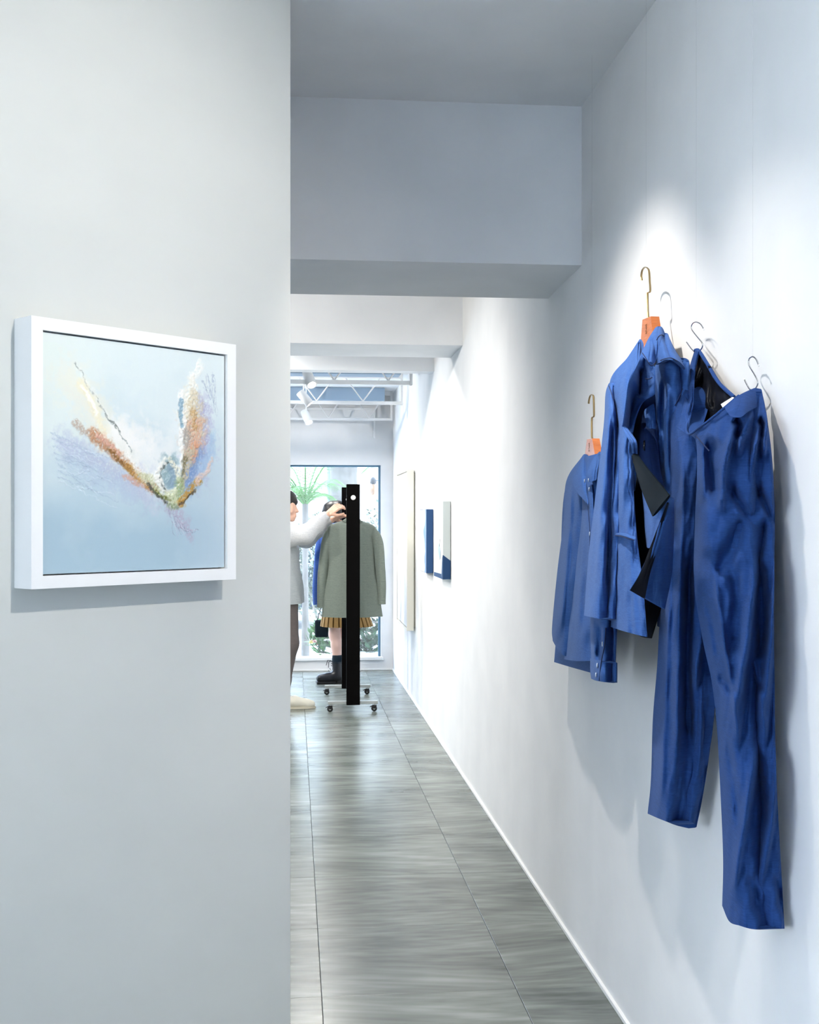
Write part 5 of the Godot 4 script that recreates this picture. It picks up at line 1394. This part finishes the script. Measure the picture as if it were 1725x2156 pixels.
func face(o: Node3D, c: Vector3, fwd: Vector3, dark: Material) -> void:
	var side := fwd.cross(Vector3.UP).normalized()
	var eyes := st(); var lips := st()
	for sg in [1.0, -1.0]:
		var e: Vector3 = c + Vector3.UP * 0.005 + fwd * 0.074 + side * 0.031 * sg
		tube(eyes, [e - side * 0.011, e + fwd * 0.004, e + side * 0.011], [0.002, 0.0045, 0.002], 8)
		var br: Vector3 = c + Vector3.UP * 0.032 + fwd * 0.083 + side * 0.03 * sg
		tube(eyes, [br - side * 0.016, br + fwd * 0.003 + Vector3.UP * 0.003, br + side * 0.016 - fwd * 0.006], [0.002, 0.003, 0.002], 6)
	var m: Vector3 = c - Vector3.UP * 0.0625 + fwd * 0.09
	tube(lips, [m - side * 0.02 - fwd * 0.008, m + Vector3.UP * 0.001, m + side * 0.02 - fwd * 0.008], [0.002, 0.0055, 0.002], 8)
	put(done(eyes), "eyes", dark, o)
	put(done(lips), "lips", mat("a35a50", 0.5), o)

func shoe(o: Node3D, at: Vector3, fwd: Vector3, m: Material, sole_m: Material) -> void:
	var u := Vector3.UP
	var sh := put(body_mesh(chain([at + u * 0.055 - fwd * 0.02, at + u * 0.05 + fwd * 0.08, at + u * 0.036 + fwd * 0.17, at + u * 0.032 + fwd * 0.205], [0.047, 0.046, 0.036, 0.03], fwd.cross(u), 1.05), 0.005, 0.012), "shoe", m, o)
	var s := st()
	loft(s, [[at + u * 0.016 + fwd * 0.088, 0.152, 0.044], [at + u * 0.002 + fwd * 0.09, 0.15, 0.045]], 30)
	put(done(s), "sole", sole_m, sh)
	var l := st()
	for k in 3:
		var c: Vector3 = at + u * (0.101 - 0.007 * k) + fwd * (0.045 + 0.02 * k)
		tube(l, [c - fwd.cross(u) * 0.02, c + u * 0.004, c + fwd.cross(u) * 0.02], 0.0025, 6)
	put(done(l), "laces", m, sh)

func boot(o: Node3D, at: Vector3) -> void:
	var leather := mat("16181e", 0.32)
	var u := Vector3.UP
	var f := Vector3(-1, 0, 0.12).normalized()
	var sd := f.cross(u)
	var b := put(body_mesh(chain([at + u * 0.19, at + u * 0.1, at + u * 0.062 + f * 0.02], [0.046, 0.043, 0.047]) + chain([at + u * 0.06, at + u * 0.052 + f * 0.09, at + u * 0.048 + f * 0.145], [0.05, 0.044, 0.042], u, 1.05), 0.007, 0.02), "boot", leather, o)
	var s := st()
	prism(s, Basis(f, u, f.cross(u)), at + u * 0.012 + f * 0.1, Vector3(0.085, 0.012, 0.042), 0.004)
	prism(s, Basis(f, u, f.cross(u)), at + u * 0.02 - f * 0.022, Vector3(0.035, 0.02, 0.038), 0.003)
	put(done(s), "sole", mat("0e0f12", 0.6), b)
	var l := st()
	for k in 5:
		var c: Vector3 = at + u * (0.12 + 0.018 * k) + f * (0.052 - 0.001 * k)
		if k < 2: c += f * (0.02 - 0.008 * k) - u * 0.01
		tube(l, [c - sd * 0.024, c + f * 0.006 + u * 0.005, c + sd * 0.024], 0.003, 6)
	tube(l, [at + u * 0.2 + f * 0.055, at + u * 0.205 + f * 0.085, at + u * 0.16 + f * 0.1], 0.0028, 6)
	tube(l, [at + u * 0.2 + f * 0.055, at + u * 0.19 + f * 0.075, at + u * 0.14 + f * 0.078], 0.0028, 6)
	put(done(l), "laces", mat("0b0b0d", 0.7), b)
	put(lathem([[0.04, 0.16], [0.046, 0.18], [0.046, 0.225], [0.0455, 0.25], [0.041, 0.251], [0.041, 0.2]], 20, Basis.IDENTITY, at), "sock", cloth_mat("20303a", 0.3, 0.1, 9.0), b)

func skirt(o: Node3D) -> void:
	var m := cloth_mat("9c7a48", 0.3, 0.2, 8.0)
	var n := 26
	var s := [st(), st()]
	for t in s: t.set_smooth_group(-1)
	for k in n:
		# each pleat: a broad face, then a groove with two walls
		for seg in [[0.0, 0.72, 1.0, 1.0, 0], [0.72, 0.74, 1.0, 0.89, 1], [0.74, 0.98, 0.89, 0.89, 1], [0.98, 1.0, 0.89, 1.0, 1]]:
			var a0: float = TAU * (k + seg[0]) / n; var a1: float = TAU * (k + seg[1]) / n
			var prev := []
			for j in 7:
				var t := j / 6.0
				var y := 0.90 - 0.40 * t
				var rx := 0.13 + 0.105 * t; var rz := 0.14 + 0.09 * t
				var c := Vector3(0.045 + 0.04 * t, 0, 0)
				var p0 := c + Vector3(cos(a0) * rx * seg[2], y, sin(a0) * rz * seg[2])
				var p1 := c + Vector3(cos(a1) * rx * seg[3], y, sin(a1) * rz * seg[3])
				if j > 0: quad(s[seg[4]], prev[0], prev[1], p1, p0)
				prev = [p0, p1]
	var main := put(done(s[0]), "skirt", m, o)
	put(done(s[1]), "pleat_fold", m, main)

# ---------------------------------------------------------------- outside the shopfront
func leaf_mesh(w: float, l: float, bend := 0.2) -> ArrayMesh:
	var s := st()
	s.set_smooth_group(0)
	var prof := [0.08, 0.8, 1.0, 0.7, 0.06]
	for i in 4:
		var y0 := l * i / 4.0; var y1 := l * (i + 1) / 4.0
		var b0 := bend * l * pow(i / 4.0, 2); var b1 := bend * l * pow((i + 1) / 4.0, 2)
		quad(s, Vector3(-w * prof[i], y0, b0 + 0.1 * w), Vector3(0, y0, b0), Vector3(0, y1, b1), Vector3(-w * prof[i + 1], y1, b1 + 0.1 * w))
		quad(s, Vector3(0, y0, b0), Vector3(w * prof[i], y0, b0 + 0.1 * w), Vector3(w * prof[i + 1], y1, b1 + 0.1 * w), Vector3(0, y1, b1))
	return done(s)
func scatter(parent: Node3D, called: String, mesh: Mesh, m: Material, n: int, place: Callable, tint: Callable) -> MultiMeshInstance3D:
	var mm := MultiMesh.new()
	mm.transform_format = MultiMesh.TRANSFORM_3D
	mm.use_colors = true
	mm.mesh = mesh
	mm.instance_count = n
	for i in n:
		mm.set_instance_transform(i, place.call(i))
		mm.set_instance_color(i, tint.call(i))
	var o := MultiMeshInstance3D.new()
	o.multimesh = mm
	o.material_override = m
	o.name = called
	parent.add_child(o, true)
	o.set_meta("kind", "stuff")
	return o
func leaf_mat(hex: String) -> StandardMaterial3D:
	var m := mat(hex, 0.5)
	m.vertex_color_use_as_albedo = true
	m.backlight_enabled = true
	m.backlight = Color(0.2, 0.24, 0.14)
	return m
func any_turn() -> Basis:
	return Basis.from_euler(Vector3(rng.randf_range(-1.3, 1.3), rng.randf() * TAU, rng.randf_range(-1.0, 1.0)))

func build_outside() -> void:
	struct(boxm(Vector3(-14, -0.25, -11.36), Vector3(14, -0.06, -30)), "pavement", mat("c9c9c4", 0.9), "pale street paving outside the shopfront")
	struct(boxm(Vector3(-14, -0.06, -19.0), Vector3(14, 4.6, -19.3)), "garden_wall", plaster("e9ebe8", 0.0, 61), "white rendered wall across the street")
	struct(boxm(Vector3(-16, -0.25, 6), Vector3(-4.2, -0.06, -11.36)), "courtyard", mat("d9d9d4", 0.9), "pale paving of the yard beside the shop")
	# palm trunk and a thin post beside it
	var bark := mat("6e6b66", 0.9)
	bark.vertex_color_use_as_albedo = false
	bark.albedo_texture = noise_tex(0.03, 256, Color(0.72, 0.72, 0.72), Color.WHITE, 4, 71)
	bark.uv1_triplanar = true
	bark.uv1_scale = Vector3(1.5, 0.6, 1.5)
	var tb := P(724, 1093, 13.5)
	var tr := thing("palm_tree", Vector3(tb.x, -0.06, tb.z), "thick pale palm trunk standing outside the shopfront", "palm")
	var prof := []
	for k in 40:
		var y := k * 0.11
		prof.append([0.145 + 0.02 * sin(k * 0.16) + 0.012 * (k % 2), y])
	prof.append([0.0, 4.4])
	put(lathem(prof, 22), "trunk", bark, tr)
	var crown := Vector3(0, 4.4, 0)
	for k in 14: frond(tr, crown, TAU * k / 14.0 + 0.2, 1.7 + 0.4 * sin(k * 1.7), 0.5 + 0.5 * (k % 3), 0.42)
	var pp := P(694, 1093, 14.0)
	var post := thing("street_pole", Vector3(pp.x, -0.06, pp.z), "grey pole beside the pale palm trunk", "pole")
	put(lathem([[0, 0], [0.06, 0], [0.06, 0.06], [0.034, 0.08], [0.032, 4.2], [0, 4.2]], 14), "shaft", mat("59626b", 0.6), post)
	# low palms
	var c1 := P(643, 1062, 12.9)
	var low := thing("fan_palm", Vector3(c1.x, -0.06, c1.z), "low feathery palm with arching green fronds outside the shopfront", "palm")
	put(lathem([[0, 0], [0.045, 0], [0.032, 0.8], [0.035, c1.y + 0.06], [0, c1.y + 0.1]], 14), "stem", bark, low)
	for k in 17: frond(low, Vector3(0, c1.y + 0.04, 0), TAU * k / 17.0 + 0.1, 0.5 + 0.14 * sin(k * 2.3), 1.75 + 0.7 * sin(k * 1.9), 0.11)
	var c2 := P(812, 992, 13.2)
	var low2 := thing("fan_palm", Vector3(c2.x + 0.22, -0.06, c2.z), "taller feathery palm whose fronds hang in above the wall lamp", "palm")
	put(lathem([[0, 0], [0.045, 0], [0.035, 1.2], [0.035, c2.y + 0.1], [0, c2.y + 0.2]], 14), "stem", bark, low2)
	for k in 13: frond(low2, Vector3(0, c2.y + 0.12, 0), TAU * k / 13.0, 0.45 + 0.1 * sin(k * 2.3), 0.9 + 0.4 * sin(k * 1.9), 0.16)
	# pale shrubs in front of the white wall
	var i := 0
	for a in [[-1.75, 15.2, 0.95, 1.75], [-0.5, 15.6, 0.9, 1.75], [0.42, 15.3, 0.8, 1.6], [1.36, 15.5, 0.9, 1.85], [2.8, 15.4, 1.0, 1.7]]:
		shrub(Vector3(a[0], -0.06, -a[1]), a[2], a[3], ["pale grey-green shrub at the far side of the low palm", "pale grey-green shrub behind the low palm", "pale grey-green shrub behind the palm trunk", "pale grey-green shrub behind the wall lamp", "pale grey-green shrub beyond the window jamb"][i])
		i += 1
	# flower arrangements against the glass
	flowers(P(686, 1380, 11.75), 0.15, 0.29, ["e8a24a", "f0d26a", "e6b7ae", "f4efe6"], "376b20", "green plant with yellow and orange flowers standing outside the glass", "flower pot", 26, true)
	flowers(P(782, 1380, 11.75), 0.155, 0.30, ["f7f4f2", "f6e6e2", "fbfaf6", "f2dfe0"], "335738", "white lilies and roses in a pale trough outside the glass", "flower trough", 34, false)
	car()
	sconce()

func frond(parent: Node3D, at: Vector3, az: float, L: float, rise: float, lw: float) -> void:
	var s := st()
	var dir := Vector3(cos(az), 0, sin(az))
	var pts := []
	for k in 9:
		var t := k / 8.0
		pts.append(at + dir * L * (t * 0.9) + Vector3.UP * L * (rise * t - (rise * 0.55 + 0.35) * t * t))
	tube(s, pts, [0.012, 0.011, 0.01, 0.009, 0.008, 0.007, 0.006, 0.004, 0.002], 5)
	s.set_smooth_group(-1)
	var side := dir.cross(Vector3.UP)
	for k in 22:
		var t := 0.12 + 0.86 * k / 21.0
		var p: Vector3 = spline(pts, t)
		var tg: Vector3 = (spline(pts, minf(1.0, t + 0.03)) - spline(pts, t - 0.03)).normalized()
		var len := lw * 2.0 * sin(PI * (0.12 + 0.8 * t))
		for sg in [1.0, -1.0]:
			var d: Vector3 = (side * sg + tg * 0.8 + Vector3.DOWN * 0.25).normalized()
			var w: Vector3 = tg * (0.011 if lw > 0.3 else 0.0042)
			var tip: Vector3 = p + d * len + Vector3.DOWN * len * 0.2
			var mid: Vector3 = p + d * len * 0.5
			quad(s, p - w, mid - w, mid + w, p + w)
			for v in [mid - w, tip, mid + w]: s.add_vertex(v)
	if not M.has("frond"): M.frond = leaf_plain("3f6b2a")
	put(done(s), "frond", M.frond, parent)
func leaf_plain(hex: String) -> StandardMaterial3D:
	var m := mat(hex, 0.45)
	m.backlight_enabled = true
	m.backlight = Color(0.2, 0.26, 0.12)
	return m
func shrub(at: Vector3, r: float, h: float, label: String) -> void:
	var o := thing("shrub", at, label, "shrub", "pale shrubs outside")
	var s := st()
	for k in 7:
		var a := TAU * k / 7.0
		tube(s, [Vector3(0.05 * cos(a), 0, 0.05 * sin(a)), Vector3(0.4 * r * cos(a), h * 0.5, 0.4 * r * sin(a)), Vector3(0.7 * r * cos(a + 0.4), h * 0.85, 0.7 * r * sin(a + 0.4))], [0.025, 0.016, 0.006], 6)
	put(done(s), "branches", mat("8d877c", 0.9), o)
	if not M.has("shrub_leaf"):
		M.shrub_leaf = leaf_mat("ffffff")
		M.shrub_mesh = leaf_mesh(0.01, 0.036)
	scatter(o, "foliage", M.shrub_mesh, M.shrub_leaf, 5200, func(_i):
		var u := rng.randf() * TAU; var v := rng.randf_range(-0.75, 1.0)
		var q := pow(rng.randf(), 0.4)
		var rr := r * 0.62 * sqrt(1.0 - v * v) * q
		return Transform3D(any_turn().scaled(Vector3.ONE * rng.randf_range(0.8, 1.8)), Vector3(cos(u) * rr, h * 0.5 + v * h * 0.5 * q, sin(u) * rr)), func(_i): return Color(0.035, 0.055, 0.03).lerp(Color(0.2, 0.25, 0.2), rng.randf()))
func flowers(at: Vector3, r: float, h: float, cols: Array, green: String, label: String, called: String, n: int, pot: bool) -> void:
	var o := thing(called.replace(" ", "_"), Vector3(at.x, -0.06, -11.62), label, called)
	var base := 0.17
	if pot:
		put(lathem([[0, 0], [0.085, 0], [0.1, base], [0.108, base], [0.108, base + 0.02], [0.095, base + 0.02], [0.09, base], [0, base]], 22), "pot", mat("e5e2da", 0.7), o)
	else:
		put(boxm(Vector3(-0.15, 0, -0.09), Vector3(0.13, base + 0.03, 0.09), 0.006), "trough", mat("dfe3e4", 0.7), o)
	var lm := leaf_mat("ffffff")
	var g := Color(green).srgb_to_linear()
	scatter(o, "foliage", leaf_mesh(0.016, 0.075, 0.3), lm, 420, func(_i):
		var u := rng.randf() * TAU; var q := sqrt(rng.randf())
		var y := base + rng.randf() * h
		var rr := r * q * (0.6 + 0.5 * sin(PI * clampf((y - base) / h, 0, 1)))
		return Transform3D(any_turn().scaled(Vector3.ONE * rng.randf_range(0.7, 1.5)), Vector3(cos(u) * rr, y, sin(u) * rr)), func(_i): return g * rng.randf_range(0.55, 1.5))
	for k in n:
		var u := TAU * k * 0.381966; var v := sqrt((k + 0.5) / n)
		var p := Vector3(cos(u) * r * v, base + h * (0.55 + 0.5 * (1.0 - v * v)) - 0.05 * (k % 3), sin(u) * r * v)
		bloom(o, p, Color(cols[k % cols.size()]), 0.026 if pot else 0.042, k)
	if pot:
		var cd := st()
		prism(cd, Basis.from_euler(Vector3(0.15, 0, -0.3)), Vector3(0.02, base + 0.06, 0.16), Vector3(0.034, 0.024, 0.001))
		put(done(cd), "gift_card", mat("ece9f0", 0.7), o)
func bloom(o: Node3D, p: Vector3, c: Color, r: float, k: int) -> void:
	var key := "bloom %s %.3f" % [c.to_html(), r]
	if not M.has(key):
		var s := st()
		s.set_smooth_group(0)
		for ring in 3:
			for j in 6:
				var a := TAU * (j + 0.5 * ring) / 6.0
				var b := Basis(Vector3.UP, a) * Basis(Vector3.RIGHT, 0.35 + 0.42 * ring)
				var w := r * (0.62 - 0.12 * ring); var l := r * (1.1 - 0.2 * ring)
				var q := [Vector3(0, 0, 0), Vector3(-w, 0.12 * l, -l * 0.55), Vector3(0, 0.1 * l, -l), Vector3(w, 0.12 * l, -l * 0.55)]
				quad(s, b * q[0], b * q[3], b * q[2], b * q[1])
		var m := mat(c.to_html(false), 0.6)
		m.backlight_enabled = true
		m.backlight = Color(0.3, 0.3, 0.3)
		M[key] = [done(s), m]
	var f := put(M[key][0], "bloom", M[key][1], o, p)
	f.rotation = Vector3(0.6 + 0.5 * sin(k * 1.3), k * 0.9, 0.5 * cos(k * 1.7))

func car() -> void:
	# a dark blue parked car across the street, side on
	var at := P(648, 1372, 15.2)
	var paint := mat("1f3f66", 0.18, 0.2)
	paint.clearcoat_enabled = true
	var o := thing("car", Vector3(at.x - 1.75, -0.06, -16.9), "dark blue parked car seen through the shopfront", "car")
	var side := [[-2.05, 0.28], [-2.1, 0.62], [-1.95, 0.84], [-1.35, 0.92], [-0.75, 1.38], [0.55, 1.40], [1.2, 0.96], [1.95, 0.82], [2.12, 0.6], [2.1, 0.28]]
	var s := st()
	s.set_smooth_group(-1)
	var n := side.size()
	for k in n:
		var a: Array = side[k]; var b: Array = side[(k + 1) % n]
		quad(s, Vector3(b[0], b[1], 0.8), Vector3(a[0], a[1], 0.8), Vector3(a[0], a[1], -0.8), Vector3(b[0], b[1], -0.8))
	for z in [0.8, -0.8]:
		for k in range(1, n - 1):
			var tri := [Vector3(side[0][0], side[0][1], z), Vector3(side[k][0], side[k][1], z), Vector3(side[k + 1][0], side[k + 1][1], z)]
			for v in (tri if z > 0 else [tri[0], tri[2], tri[1]]): s.add_vertex(v)
	put(done(s), "body", paint, o)
	for x in [-1.3, 1.32]:
		for z in [0.72, -0.72]:
			var wl := put(lathem([[0, -0.1], [0.3, -0.1], [0.32, -0.07], [0.32, 0.07], [0.3, 0.1], [0, 0.1]], 24, Basis(Vector3.RIGHT, PI / 2), Vector3(x, 0.32, z)), "wheel", mat("151517", 0.8), o)
			put(lathem([[0, -0.11], [0.19, -0.11], [0.19, 0.11], [0, 0.11]], 16, Basis(Vector3.RIGHT, PI / 2), Vector3(x, 0.32, z)), "hubcap", mat("b9bdc2", 0.3, 0.8), wl)
	var gm := mat("c3d3df", 0.08)
	for a in [[-1.2, -0.15], [-0.05, 0.95]]:
		var gs := st()
		gs.set_smooth_group(-1)
		var x0: float = a[0]; var x1: float = a[1]
		quad(gs, Vector3(x0, 0.97, 0.806), Vector3(x1, 0.97, 0.806), Vector3(x1 - (0.45 if x1 > 0.5 else 0.0), 1.33, 0.806), Vector3(x0 + (0.5 if x0 < -1 else 0.0), 1.33, 0.806))
		put(done(gs), "window", gm, o)

func sconce() -> void:
	var at := P(786, 1012, 11.5)
	var o := thing("wall_lamp", at, "globe bulb hanging from a dark socket on the window jamb", "lamp")
	var dark := mat("2c3238", 0.6)
	put(lathem([[0, 0.035], [0.006, 0.035], [0.018, 0.028], [0.027, 0.014], [0.03, 0.0], [0.031, -0.028], [0.026, -0.03], [0.02, -0.034], [0, -0.034]], 20), "socket", dark, o)
	put(tubem([Vector3(0, 0.03, 0), Vector3(0, 0.055, 0)], 0.003, 6), "cable_stub", dark, o)
	put(tubem([Vector3(0.02, 0.0, 0), Vector3(0.05, 0.0, 0.02), Vector3(0.83 - at.x, 0.0, -11.36 - at.z)], 0.0055, 8), "arm", dark, o)
	var bm := mat("94652f", 0.08)
	bm.transparency = BaseMaterial3D.TRANSPARENCY_ALPHA
	bm.albedo_color.a = 0.75
	put(lathem([[0, -0.15], [0.02, -0.147], [0.037, -0.135], [0.046, -0.112], [0.046, -0.092], [0.036, -0.07], [0.02, -0.05], [0.015, -0.034], [0, -0.034]], 24), "glass_globe", bm, o)
	put(tubem(smooth_path([Vector3(0, -0.04, 0), Vector3(0.008, -0.07, 0), Vector3(-0.008, -0.1, 0.004), Vector3(0.008, -0.12, 0)], 12), 0.002, 6), "filament", mat("c98a48", 0.5), o)
